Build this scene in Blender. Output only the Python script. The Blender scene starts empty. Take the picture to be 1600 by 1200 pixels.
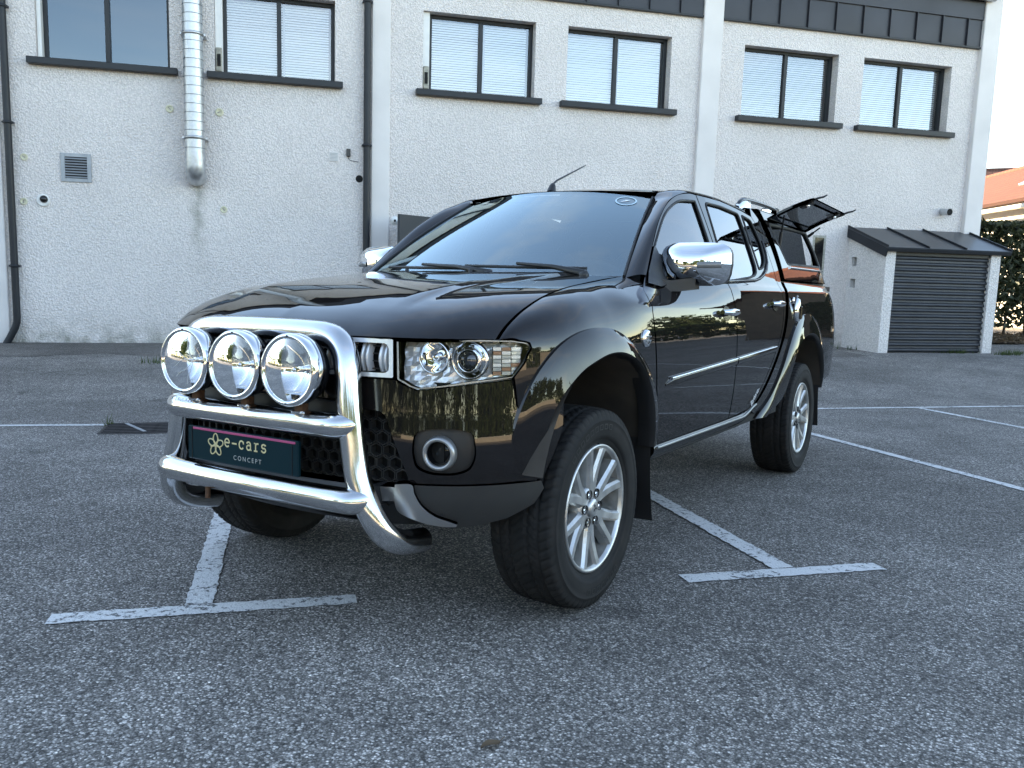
import bpy, math, random
import numpy as np
from mathutils import Vector, Matrix
from mathutils.geometry import delaunay_2d_cdt

random.seed(7)
rng = np.random.default_rng(11)
SC = bpy.context.scene
COL = SC.collection
R = math.radians

# ------------------------------------------------------------------ frames
# world: origin on the ground under the truck's front axle, z is up.
# G turns truck coordinates (x = truck's left, y = rearward, z = off its ground plane) into world coordinates;
# the car park slopes by about two degrees towards a drain, so the truck stands on a tilted plane.
G = np.array([[0.99972, 0.00064, -0.02381], [0.0, 0.99964, 0.02672], [0.02382, -0.02671, 0.99936]])
WA = R(46.742)                                        # direction of the building's wall
WV = np.array([math.cos(WA), math.sin(WA), 0.0])      # along the wall
NV = np.array([-math.sin(WA), math.cos(WA), 0.0])     # from the car park towards the wall

def wn(w, n, z=0.0):
    return WV * w + NV * n + np.array([0, 0, z])

# ------------------------------------------------------------------ camera
cam_d = bpy.data.cameras.new('camera')
cam = bpy.data.objects.new('camera', cam_d)
COL.objects.link(cam)
RWm = np.array([[0.8482, 0.5288, 0.0301], [-0.0981, 0.1011, 0.9900], [-0.5205, 0.8427, -0.1376]])
cm = Matrix(((RWm[0][0], RWm[1][0], -RWm[2][0], 2.1435),
             (RWm[0][1], RWm[1][1], -RWm[2][1], -2.6852),
             (RWm[0][2], RWm[1][2], -RWm[2][2], 1.2366), (0, 0, 0, 1)))
cam.matrix_world = cm
cam_d.sensor_width = 36.0
cam_d.lens = 1335.45 * 36.0 / 1600.0
cam_d.clip_start = 0.05
cam_d.clip_end = 2000
SC.camera = cam

# ------------------------------------------------------------------ sky and sun
SUN_EL = R(17.5)
sh = NV * math.cos(R(32)) - WV * math.sin(R(32))
SUN = np.array([sh[0] * math.cos(SUN_EL), sh[1] * math.cos(SUN_EL), math.sin(SUN_EL)])
world = bpy.data.worlds.new('World')
SC.world = world
world.use_nodes = True
nt = world.node_tree
for n in list(nt.nodes):
    nt.nodes.remove(n)
wo = nt.nodes.new('ShaderNodeOutputWorld')
bg = nt.nodes.new('ShaderNodeBackground')
sky = nt.nodes.new('ShaderNodeTexSky')
sky.sky_type = 'NISHITA'
sky.sun_disc = False
sky.sun_elevation = SUN_EL
sky.sun_rotation = math.atan2(SUN[0], SUN[1])
sky.altitude = 300
sky.air_density = 0.8
sky.dust_density = 0.0
sky.ozone_density = 1.5
bg.inputs['Strength'].default_value = 0.15
# thin high cloud, the same all over the sky
tc = nt.nodes.new('ShaderNodeTexCoord')
mp = nt.nodes.new('ShaderNodeMapping')
mp.inputs['Scale'].default_value = (1.0, 1.0, 3.2)
cn = nt.nodes.new('ShaderNodeTexNoise')
cn.inputs['Scale'].default_value = 2.3
cn.inputs['Detail'].default_value = 7
cn.inputs['Roughness'].default_value = 0.58
cn.inputs['Distortion'].default_value = 0.5
cr_ = nt.nodes.new('ShaderNodeValToRGB')
cr_.color_ramp.elements[0].position = 0.50
cr_.color_ramp.elements[0].color = (0, 0, 0, 1)
cr_.color_ramp.elements[1].position = 0.80
cr_.color_ramp.elements[1].color = (0.42, 0.42, 0.42, 1)
hsv = nt.nodes.new('ShaderNodeHueSaturation')
hsv.inputs['Saturation'].default_value = 0.42
hsv.inputs['Value'].default_value = 1.1
cmx = nt.nodes.new('ShaderNodeMixRGB')
nt.links.new(tc.outputs['Generated'], mp.inputs['Vector'])
nt.links.new(mp.outputs['Vector'], cn.inputs['Vector'])
nt.links.new(cn.outputs['Fac'], cr_.inputs['Fac'])
nt.links.new(cr_.outputs['Color'], cmx.inputs['Fac'])
nt.links.new(sky.outputs['Color'], cmx.inputs['Color1'])
nt.links.new(sky.outputs['Color'], hsv.inputs['Color'])
nt.links.new(hsv.outputs['Color'], cmx.inputs['Color2'])
nt.links.new(cmx.outputs['Color'], bg.inputs['Color'])
nt.links.new(bg.outputs['Background'], wo.inputs['Surface'])

sun_d = bpy.data.lights.new('sun', 'SUN')
sun_d.energy = 4.5
sun_d.angle = R(0.55)
sun_d.color = (1.0, 0.91, 0.78)
sun = bpy.data.objects.new('sun', sun_d)
COL.objects.link(sun)
sun.rotation_euler = Vector(SUN).to_track_quat('Z', 'Y').to_euler()
sun.location = (0, 0, 30)

vs = SC.view_settings
vs.view_transform = 'Standard'
vs.look = 'None'
vs.exposure = 2.62
vs.gamma = 1.0
vs.use_curve_mapping = False
vs.use_white_balance = True                 # the camera's white balance in open shade
vs.white_balance_temperature = 8500
SC.render.engine = 'CYCLES'
SC.cycles.max_bounces = 10
SC.cycles.transparent_max_bounces = 16
SC.cycles.glossy_bounces = 6
SC.cycles.caustics_reflective = False
SC.cycles.caustics_refractive = False
SC.cycles.use_denoising = True

# ------------------------------------------------------------------ materials
MATS = {}
def nodes_of(name):
    m = bpy.data.materials.new(name)
    m.use_nodes = True
    t = m.node_tree
    b = t.nodes['Principled BSDF']
    MATS[name] = m
    return m, t, b

def pbr(name, col, rough=0.5, metal=0.0, coat=0.0, coat_rough=0.03, spec=0.5, var=0.0, vscale=8.0, rvar=0.0, bump=0.0, bscale=60.0):
    m, t, b = nodes_of(name)
    b.inputs['Base Color'].default_value = (*col, 1)
    b.inputs['Roughness'].default_value = rough
    b.inputs['Metallic'].default_value = metal
    b.inputs['Coat Weight'].default_value = coat
    b.inputs['Coat Roughness'].default_value = coat_rough
    b.inputs['Specular IOR Level'].default_value = spec
    if var or rvar:
        co = t.nodes.new('ShaderNodeTexCoord')
        nz = t.nodes.new('ShaderNodeTexNoise')
        nz.inputs['Scale'].default_value = vscale
        nz.inputs['Detail'].default_value = 6
        t.links.new(co.outputs['Object'], nz.inputs['Vector'])
    if var:
        mr = t.nodes.new('ShaderNodeMapRange')
        mr.inputs[1].default_value = 0.3; mr.inputs[2].default_value = 0.7
        mr.inputs[3].default_value = 1 - var; mr.inputs[4].default_value = 1 + var
        mu = t.nodes.new('ShaderNodeVectorMath'); mu.operation = 'SCALE'
        mu.inputs[0].default_value = col
        t.links.new(nz.outputs['Fac'], mr.inputs[0])
        t.links.new(mr.outputs[0], mu.inputs['Scale'])
        t.links.new(mu.outputs[0], b.inputs['Base Color'])
    if rvar:
        mr2 = t.nodes.new('ShaderNodeMapRange')
        mr2.inputs[1].default_value = 0.3; mr2.inputs[2].default_value = 0.7
        mr2.inputs[3].default_value = max(0.0, rough - rvar); mr2.inputs[4].default_value = rough + rvar
        t.links.new(nz.outputs['Fac'], mr2.inputs[0])
        t.links.new(mr2.outputs[0], b.inputs['Roughness'])
    if bump:
        co2 = t.nodes.new('ShaderNodeTexCoord')
        n2 = t.nodes.new('ShaderNodeTexNoise')
        n2.inputs['Scale'].default_value = bscale
        n2.inputs['Detail'].default_value = 4
        bp = t.nodes.new('ShaderNodeBump')
        bp.inputs['Strength'].default_value = bump
        bp.inputs['Distance'].default_value = 0.01
        t.links.new(co2.outputs['Object'], n2.inputs['Vector'])
        t.links.new(n2.outputs['Fac'], bp.inputs['Height'])
        t.links.new(bp.outputs['Normal'], b.inputs['Normal'])
    return m

def thin_glass(name, tint, ior=1.5, rough=0.0, boost=0.0, refl=(0.95, 0.97, 1)):
    m = bpy.data.materials.new(name)
    m.use_nodes = True
    t = m.node_tree
    for n in list(t.nodes):
        t.nodes.remove(n)
    o = t.nodes.new('ShaderNodeOutputMaterial')
    mx = t.nodes.new('ShaderNodeMixShader')
    tr = t.nodes.new('ShaderNodeBsdfTransparent')
    gl = t.nodes.new('ShaderNodeBsdfGlossy')
    fr = t.nodes.new('ShaderNodeFresnel')
    tr.inputs['Color'].default_value = (*tint, 1)
    gl.inputs['Roughness'].default_value = rough
    gl.inputs['Color'].default_value = (*refl, 1)
    fr.inputs['IOR'].default_value = ior
    ad = t.nodes.new('ShaderNodeMath'); ad.operation = 'ADD'; ad.use_clamp = True
    ad.inputs[1].default_value = boost
    t.links.new(fr.outputs[0], ad.inputs[0])
    t.links.new(ad.outputs[0], mx.inputs[0])
    t.links.new(tr.outputs[0], mx.inputs[1])
    t.links.new(gl.outputs[0], mx.inputs[2])
    t.links.new(mx.outputs[0], o.inputs[0])
    MATS[name] = m
    return m

# ---- truck
def paint():
    m, t, b = nodes_of('car_paint')
    b.inputs['Base Color'].default_value = (0.0100, 0.0082, 0.0080, 1)
    b.inputs['Roughness'].default_value = 0.32
    b.inputs['Metallic'].default_value = 0.0
    b.inputs['Specular IOR Level'].default_value = 0.0
    b.inputs['Coat Weight'].default_value = 1.0
    b.inputs['Coat Roughness'].default_value = 0.012
    b.inputs['Coat IOR'].default_value = 1.5
    # faint dust film
    co = t.nodes.new('ShaderNodeTexCoord')
    nz = t.nodes.new('ShaderNodeTexNoise')
    nz.inputs['Scale'].default_value = 3.0
    nz.inputs['Detail'].default_value = 8
    rp = t.nodes.new('ShaderNodeMapRange')
    rp.inputs[1].default_value = 0.4; rp.inputs[2].default_value = 0.75
    rp.inputs[3].default_value = 0.008; rp.inputs[4].default_value = 0.05
    t.links.new(co.outputs['Object'], nz.inputs['Vector'])
    t.links.new(nz.outputs['Fac'], rp.inputs[0])
    t.links.new(rp.outputs[0], b.inputs['Coat Roughness'])
    # very fine waviness of pressed panels
    n2 = t.nodes.new('ShaderNodeTexNoise')
    n2.inputs['Scale'].default_value = 5.0
    bp = t.nodes.new('ShaderNodeBump')
    bp.inputs['Strength'].default_value = 0.05
    bp.inputs['Distance'].default_value = 0.01
    t.links.new(co.outputs['Object'], n2.inputs['Vector'])
    t.links.new(n2.outputs['Fac'], bp.inputs['Height'])
    t.links.new(bp.outputs['Normal'], b.inputs['Coat Normal'])
paint()
pbr('chrome', (0.80, 0.81, 0.83), 0.045, 1.0, rvar=0.03, vscale=14)
pbr('steel_tube', (0.64, 0.64, 0.645), 0.15, 1.0, rvar=0.06, vscale=9)
pbr('reflector', (0.88, 0.88, 0.88), 0.03, 1.0)
pbr('black_plastic', (0.014, 0.014, 0.015), 0.42, rvar=0.08, vscale=12, bump=0.08, bscale=300)
pbr('black_gloss', (0.008, 0.008, 0.009), 0.12)
pbr('grey_plastic', (0.030, 0.029, 0.028), 0.48, bump=0.10, bscale=400, var=0.12)
pbr('silver_plastic', (0.36, 0.36, 0.36), 0.30, 0.7, var=0.06)
pbr('rubber', (0.016, 0.016, 0.017), 0.62, rvar=0.1, vscale=9, bump=0.05, bscale=250)
def tyre_mat():
    m, t, b = nodes_of('tyre_rubber')
    b.inputs['Roughness'].default_value = 0.75
    b.inputs['Specular IOR Level'].default_value = 0.25
    co = t.nodes.new('ShaderNodeTexCoord')
    nz = t.nodes.new('ShaderNodeTexNoise'); nz.inputs['Scale'].default_value = 12; nz.inputs['Detail'].default_value = 8
    cr = t.nodes.new('ShaderNodeValToRGB')
    cr.color_ramp.elements[0].position = 0.35; cr.color_ramp.elements[0].color = (0.010, 0.010, 0.0102, 1)
    cr.color_ramp.elements[1].position = 0.75; cr.color_ramp.elements[1].color = (0.022, 0.020, 0.019, 1)
    t.links.new(co.outputs['Object'], nz.inputs['Vector'])
    t.links.new(nz.outputs['Fac'], cr.inputs['Fac'])
    t.links.new(cr.outputs['Color'], b.inputs['Base Color'])
tyre_mat()
pbr('alloy', (0.55, 0.55, 0.54), 0.34, 0.85, var=0.12, vscale=20, rvar=0.08)
pbr('alloy_shaded', (0.34, 0.33, 0.31), 0.5, 0.6, var=0.25, vscale=30)  # darker alloy, the rim barrel's shadow put into its colour
pbr('brake_iron', (0.06, 0.052, 0.045), 0.6, 0.5, var=0.3, vscale=20)
pbr('underbody', (0.010, 0.0095, 0.009), 0.85)
pbr('well_liner', (0.045, 0.037, 0.030), 0.85, var=0.35, vscale=6)  # brown light inside the arches is put into the liner's colour
pbr('interior', (0.020, 0.020, 0.021), 0.75, var=0.2)
pbr('headlining', (0.40, 0.39, 0.37), 0.9)
pbr('seat_cloth', (0.075, 0.072, 0.070), 0.9, bump=0.2, bscale=200)
pbr('lining', (0.030, 0.020, 0.016), 0.9, var=0.2, bump=0.2, bscale=150)
pbr('plate_blue', (0.002, 0.020, 0.027), 0.4, spec=0.10)
pbr('plate_pink', (0.42, 0.06, 0.16), 0.4)
pbr('plate_gold', (0.62, 0.54, 0.30), 0.4)
pbr('plate_grey', (0.42, 0.44, 0.42), 0.5)
pbr('amber', (0.45, 0.22, 0.13), 0.25, coat=0.5)
pbr('red_lens', (0.25, 0.012, 0.010), 0.12, coat=1.0)
pbr('smoke_lens', (0.16, 0.16, 0.16), 0.12, coat=1.0)
pbr('mark_white', (0.75, 0.76, 0.78), 0.45)
pbr('rust', (0.10, 0.045, 0.022), 0.8, var=0.4, vscale=60)
pbr('projector_glass', (0.03, 0.035, 0.045), 0.02, coat=1.0)
thin_glass('windscreen', (0.80, 0.88, 0.86), 1.62, boost=0.17, refl=(0.80, 0.96, 1.0))
thin_glass('door_glass', (0.24, 0.27, 0.28), 1.62, boost=0.10)
thin_glass('dark_glass', (0.10, 0.11, 0.12), 1.6, boost=0.03)
thin_glass('lamp_glass', (0.95, 0.96, 0.97), 1.38)
thin_glass('window_glass', (0.86, 0.90, 0.92), 1.55, boost=0.10)
thin_glass('dark_window_glass', (0.24, 0.33, 0.42), 1.5, boost=0.07, refl=(0.75, 0.88, 1))

# ------------------------------------------------------------------ object helpers
def props(o, label=None, cat=None, group=None, kind=None):
    if label: o['label'] = label
    if cat: o['category'] = cat
    if group: o['group'] = group
    if kind: o['kind'] = kind
    return o

def empty(name, mat=None, parent=None):
    o = bpy.data.objects.new(name, None)
    o.empty_display_size = 0.2
    COL.objects.link(o)
    if parent is not None: o.parent = parent
    if mat is not None: o.matrix_local = mat
    return o

def mesh_obj(name, verts, faces, mat, parent=None, smooth=False, loop_normals=None):
    me = bpy.data.meshes.new(name)
    me.from_pydata([tuple(map(float, v)) for v in verts], [], faces)
    me.update()
    if smooth:
        me.polygons.foreach_set('use_smooth', [True] * len(me.polygons))
    if loop_normals is not None:
        me.normals_split_custom_set([tuple(map(float, n)) for n in loop_normals])
    if mat is not None:
        me.materials.append(MATS[mat] if isinstance(mat, str) else mat)
    o = bpy.data.objects.new(name, me)
    COL.objects.link(o)
    if parent is not None: o.parent = parent
    return o

def copy_obj(o, parent=None):
    c = o.copy()
    COL.objects.link(c)
    c.parent = parent
    return c

def copy_tree(o, parent=None):
    c = copy_obj(o, parent)
    for ch in list(o.children):
        copy_tree(ch, c)
    return c

class MB:
    """collects boxes, tubes, lathes... into one mesh"""
    def __init__(s): s.v = []; s.f = []; s.sm = []
    def add(s, v, f, smooth=False):
        n = len(s.v); s.v += [tuple(map(float, p)) for p in v]
        s.f += [tuple(i + n for i in q) for q in f]; s.sm += [smooth] * len(f)
        return s
    def box(s, a, b, M=None, bev=0.0):
        (x0, y0, z0), (x1, y1, z1) = a, b
        if bev <= 0:
            v = [(x0,y0,z0),(x1,y0,z0),(x1,y1,z0),(x0,y1,z0),(x0,y0,z1),(x1,y0,z1),(x1,y1,z1),(x0,y1,z1)]
            f = [(0,3,2,1),(4,5,6,7),(0,1,5,4),(1,2,6,5),(2,3,7,6),(3,0,4,7)]
        else:
            e = bev; v = []
            idx = {}
            for i, X in enumerate((x0, x1)):
                for j, Y in enumerate((y0, y1)):
                    for k, Z in enumerate((z0, z1)):
                        sx, sy, sz = (1 if i == 0 else -1), (1 if j == 0 else -1), (1 if k == 0 else -1)
                        idx[i,j,k] = len(v)
                        v += [(X, Y+sy*e, Z+sz*e), (X+sx*e, Y, Z+sz*e), (X+sx*e, Y+sy*e, Z)]
            f = []
            g = lambda i,j,k,a: idx[i,j,k]+a
            for i in (0,1): f.append(tuple(g(i,j,k,0) for j,k in ((0,0),(1,0),(1,1),(0,1)))[::1 if i else -1])
            for j in (0,1): f.append(tuple(g(i,j,k,1) for i,k in ((0,0),(0,1),(1,1),(1,0)))[::1 if j else -1])
            for k in (0,1): f.append(tuple(g(i,j,k,2) for i,j in ((0,0),(1,0),(1,1),(0,1)))[::1 if k else -1])
            for j in (0,1):
                for k in (0,1): f.append((g(0,j,k,1),g(1,j,k,1),g(1,j,k,2),g(0,j,k,2))[::1 if (j+k)%2==0 else -1])
            for i in (0,1):
                for k in (0,1): f.append((g(i,0,k,2),g(i,1,k,2),g(i,1,k,0),g(i,0,k,0))[::1 if (i+k)%2==0 else -1])
            for i in (0,1):
                for j in (0,1): f.append((g(i,j,0,0),g(i,j,1,0),g(i,j,1,1),g(i,j,0,1))[::1 if (i+j)%2==0 else -1])
            for i in (0,1):
                for j in (0,1):
                    for k in (0,1): f.append((g(i,j,k,0),g(i,j,k,1),g(i,j,k,2))[::1 if (i+j+k)%2==0 else -1])
        if M is not None: v = [tuple(M @ Vector(p)) for p in v]
        return s.add(v, f)
    def tube(s, pts, r, seg=12, closed=False, caps=True):
        P = [Vector(p) for p in pts]; n = len(P)
        rr = r if hasattr(r, '__len__') else [r] * n
        T = []
        for i in range(n):
            a = P[(i-1) % n] if (closed or i > 0) else P[i]
            b = P[(i+1) % n] if (closed or i < n-1) else P[i]
            T.append((b - a).normalized())
        u = T[0].orthogonal().normalized(); v = []
        for i in range(n):
            u = (u - T[i] * u.dot(T[i])).normalized(); w = T[i].cross(u)
            for k in range(seg):
                a = 2*math.pi*k/seg
                v.append(P[i] + (u*math.cos(a) + w*math.sin(a)) * rr[i])
        f = []
        for i in range(n if closed else n-1):
            j = (i+1) % n
            for k in range(seg):
                f.append((i*seg+k, i*seg+(k+1)%seg, j*seg+(k+1)%seg, j*seg+k))
        s.add(v, f, True)
        if caps and not closed:
            s.add([v[k] for k in range(seg)], [tuple(range(seg))[::-1]])
            s.add([v[(n-1)*seg+k] for k in range(seg)], [tuple(range(seg))])
        return s
    def lathe(s, prof, M, seg=32, smooth=True, ang=(0, 2*math.pi)):
        """prof: (radius, axial) pairs, axis = local z of M"""
        v = []; full = abs(ang[1]-ang[0]-2*math.pi) < 1e-6
        m = seg if full else seg+1
        for k in range(m):
            a = ang[0] + (ang[1]-ang[0])*k/seg
            for r, h in prof: v.append(tuple(M @ Vector((r*math.cos(a), r*math.sin(a), h))))
        n = len(prof); f = []
        for k in range(seg):
            k2 = (k+1) % m
            for i in range(n-1):
                f.append((k*n+i, k2*n+i, k2*n+i+1, k*n+i+1))
        return s.add(v, f, smooth)
    def grid(s, P, smooth=True, closed_u=False):
        """P[i][j] points"""
        ni, nj = len(P), len(P[0]); v = [tuple(p) for row in P for p in row]; f = []
        for i in range(ni if closed_u else ni-1):
            i2 = (i+1) % ni
            for j in range(nj-1):
                f.append((i*nj+j, i2*nj+j, i2*nj+j+1, i*nj+j+1))
        return s.add(v, f, smooth)
    def mirror(s):
        m = MB(); m.v = [(-x, y, z) for x, y, z in s.v]; m.f = [tuple(q[::-1]) for q in s.f]; m.sm = list(s.sm); return m
    def build(s, name, mat, parent=None):
        o = mesh_obj(name, s.v, s.f, mat, parent)
        o.data.polygons.foreach_set('use_smooth', s.sm)
        return o

def spl(xs, ys):
    xs = np.array(xs, float); ys = np.array(ys, float); n = len(xs)
    h = np.diff(xs); d = np.diff(ys) / h; m = np.zeros(n); m[0] = d[0]; m[-1] = d[-1]
    for i in range(1, n-1):
        m[i] = (d[i-1]*h[i] + d[i]*h[i-1]) / (h[i] + h[i-1])
    def f(x):
        x = np.clip(x, xs[0], xs[-1]); i = np.clip(np.searchsorted(xs, x)-1, 0, n-2); t = (x-xs[i])/h[i]
        return (2*t**3-3*t**2+1)*ys[i]+(t**3-2*t**2+t)*h[i]*m[i]+(-2*t**3+3*t**2)*ys[i+1]+(t**3-t**2)*h[i]*m[i+1]
    return f

def crom(pts, sub=6, closed=False):
    """Catmull-Rom through points of any dimension"""
    P = [np.array(p, float) for p in pts]; n = len(P); out = []
    for i in range(n if closed else n-1):
        p1, p2 = P[i], P[(i+1) % n]
        p0 = P[(i-1) % n] if (closed or i > 0) else 2*p1-p2
        p3 = P[(i+2) % n] if (closed or i < n-2) else 2*p2-p1
        for k in range(sub):
            t = k/sub
            out.append(0.5*((2*p1)+(-p0+p2)*t+(2*p0-5*p1+4*p2-p3)*t*t+(-p0+3*p1-3*p2+p3)*t**3))
    if not closed: out.append(P[-1])
    return out

def rnd(poly, r, sub=5):
    """round the corners of a closed 2D/3D polygon; r number or list"""
    P = [np.array(p, float) for p in poly]; n = len(P); out = []
    for i in range(n):
        ri = r[i] if hasattr(r, '__len__') else r
        a, b, c = P[i-1], P[i], P[(i+1) % n]
        if ri <= 0: out.append(b); continue
        la, lc = np.linalg.norm(a-b), np.linalg.norm(c-b)
        d = min(ri, 0.48*la, 0.48*lc)
        p, q = b+(a-b)/la*d, b+(c-b)/lc*d
        for k in range(sub+1):
            t = k/sub
            out.append((1-t)**2*p+2*t*(1-t)*b+t*t*q)
    return out

def resample(poly, step):
    out = []; n = len(poly)
    for i in range(n):
        a, b = np.array(poly[i], float), np.array(poly[(i+1) % n], float)
        L = np.linalg.norm(b-a)
        if L < 1e-6: continue
        k = max(1, int(math.ceil(L/step)))
        for j in range(k): out.append(a+(b-a)*j/k)
    return np.array(out)

def pip(pts, poly):
    x, y = pts[:, 0], pts[:, 1]; ins = np.zeros(len(pts), bool); n = len(poly)
    for i in range(n):
        x1, y1 = poly[i]; x2, y2 = poly[(i+1) % n]
        if y1 == y2: continue
        c = ((y1 > y) != (y2 > y)) & (x < (x2-x1)*(y-y1)/(y2-y1)+x1)
        ins ^= c
    return ins

def panel(name, outline, fn, mat, parent, step=0.03, holes=(), depth=0.014, mir=False, off=0.0, hint=None, build=True):
    """a sheet cut to a 2D outline (with holes) and laid on the surface fn(u,v), its edges turned in by depth.
    hint(p) gives a rough outward direction."""
    B = [resample(outline, step)] + [resample(h, step) for h in holes]
    allb = np.vstack(B)
    lo, hi = B[0].min(0), B[0].max(0)
    gx = np.arange(lo[0]+step*0.5, hi[0], step); gy = np.arange(lo[1]+step*0.5, hi[1], step)
    if len(gx) and len(gy):
        gp = np.stack(np.meshgrid(gx, gy), -1).reshape(-1, 2)
        keep = pip(gp, B[0])
        for h in B[1:]: keep &= ~pip(gp, h)
        gp = gp[keep]
        if len(gp):
            dmin = np.full(len(gp), 9.0)
            for b in allb: dmin = np.minimum(dmin, np.hypot(gp[:, 0]-b[0], gp[:, 1]-b[1]))
            gp = gp[dmin > 0.5*step]
    else:
        gp = np.zeros((0, 2))
    V = [Vector(p) for p in np.vstack([allb, gp])]
    E = []; o = 0
    for b in B:
        n = len(b); E += [(o+i, o+(i+1) % n) for i in range(n)]; o += n
    ov, oe, of, *_ = delaunay_2d_cdt(V, E, [], 0, 1e-7)
    ov = np.array([tuple(v) for v in ov]); of = [f for f in of]
    cen = np.array([ov[list(f)].mean(0) for f in of])
    k = pip(cen, B[0])
    for h in B[1:]: k &= ~pip(cen, h)
    of = [f for f, kk in zip(of, k) if kk]
    e = 1e-4; P = []; Nn = []
    for u, v in ov:
        p = np.array(fn(u, v), float)
        du = np.array(fn(u+e, v))-np.array(fn(u-e, v)); dv = np.array(fn(u, v+e))-np.array(fn(u, v-e))
        n = np.cross(du, dv); n /= (np.linalg.norm(n)+1e-12)
        if hint is not None and n @ np.array(hint(p)) < 0: n = -n
        P.append(p+n*off); Nn.append(n)
    P = np.array(P); Nn = np.array(Nn)
    faces = []; ln = []
    for f in of:
        a, b, c = P[f[0]], P[f[1]], P[f[2]]
        if np.cross(b-a, c-a) @ (Nn[f[0]]+Nn[f[1]]+Nn[f[2]]) < 0: f = f[::-1]
        faces.append(tuple(f)); ln += [Nn[i] for i in f]
    verts = list(P)
    if depth > 0:
        cnt = {}
        for f in faces:
            for i in range(3):
                a, b = f[i], f[(i+1) % 3]; cnt.setdefault((min(a, b), max(a, b)), []).append((a, b))
        low = {}
        for key, l in cnt.items():
            if len(l) == 1:
                a, b = l[0]
                for q in (a, b):
                    if q not in low: low[q] = len(verts); verts.append(P[q]-Nn[q]*depth)
                fn_ = np.cross(P[a]-P[b], -Nn[a]); L = np.linalg.norm(fn_)
                fn_ = -fn_/(L+1e-12)
                faces.append((b, a, low[a], low[b])); ln += [fn_]*4
    verts = np.array(verts)
    if mir:
        verts = verts*[-1, 1, 1]; ln2 = []; f2 = []; i = 0
        for f in faces:
            k = len(f); f2.append(tuple(f[::-1])); ln2 += [n*np.array([-1, 1, 1]) for n in ln[i:i+k][::-1]]; i += k
        faces, ln = f2, ln2
    return mesh_obj(name, verts, faces, mat, parent, smooth=True, loop_normals=ln)

def on(fn, pts, off=0.0, hint=None):
    out = []
    for u, v in pts:
        p = np.array(fn(u, v), float)
        if off:
            e = 1e-4
            n = np.cross(np.array(fn(u+e, v))-np.array(fn(u-e, v)), np.array(fn(u, v+e))-np.array(fn(u, v-e))); n /= np.linalg.norm(n)
            if hint is not None and n @ np.array(hint(p)) < 0: n = -n
            p = p+n*off
        out.append(p)
    return out

def text_mesh(txt, size, name, mat, parent, M, spacing=1.0, ext=0.0):
    cu = bpy.data.curves.new('lettering', 'FONT')
    cu.body = txt; cu.size = size; cu.space_character = spacing; cu.extrude = ext
    cu.align_x = 'CENTER'; cu.align_y = 'CENTER'; cu.resolution_u = 4
    to = bpy.data.objects.new('lettering', cu)
    COL.objects.link(to)
    dg = bpy.context.evaluated_depsgraph_get()
    me = bpy.data.meshes.new_from_object(to.evaluated_get(dg))
    bpy.data.objects.remove(to)
    bpy.data.curves.remove(cu)
    me.materials.clear(); me.materials.append(MATS[mat])
    me.transform(M)
    o = bpy.data.objects.new(name, me)
    COL.objects.link(o); o.parent = parent
    return o

def frame_mat(o, x, y, z):
    """matrix with columns x,y,z at o"""
    x, y, z = Vector(x), Vector(y), Vector(z)
    return Matrix(((x.x, y.x, z.x, o[0]), (x.y, y.y, z.y, o[1]), (x.z, y.z, z.z, o[2]), (0, 0, 0, 1)))
# ------------------------------------------------------------------ materials of the place
def link(t, a, b): t.links.new(a, b)

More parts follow.
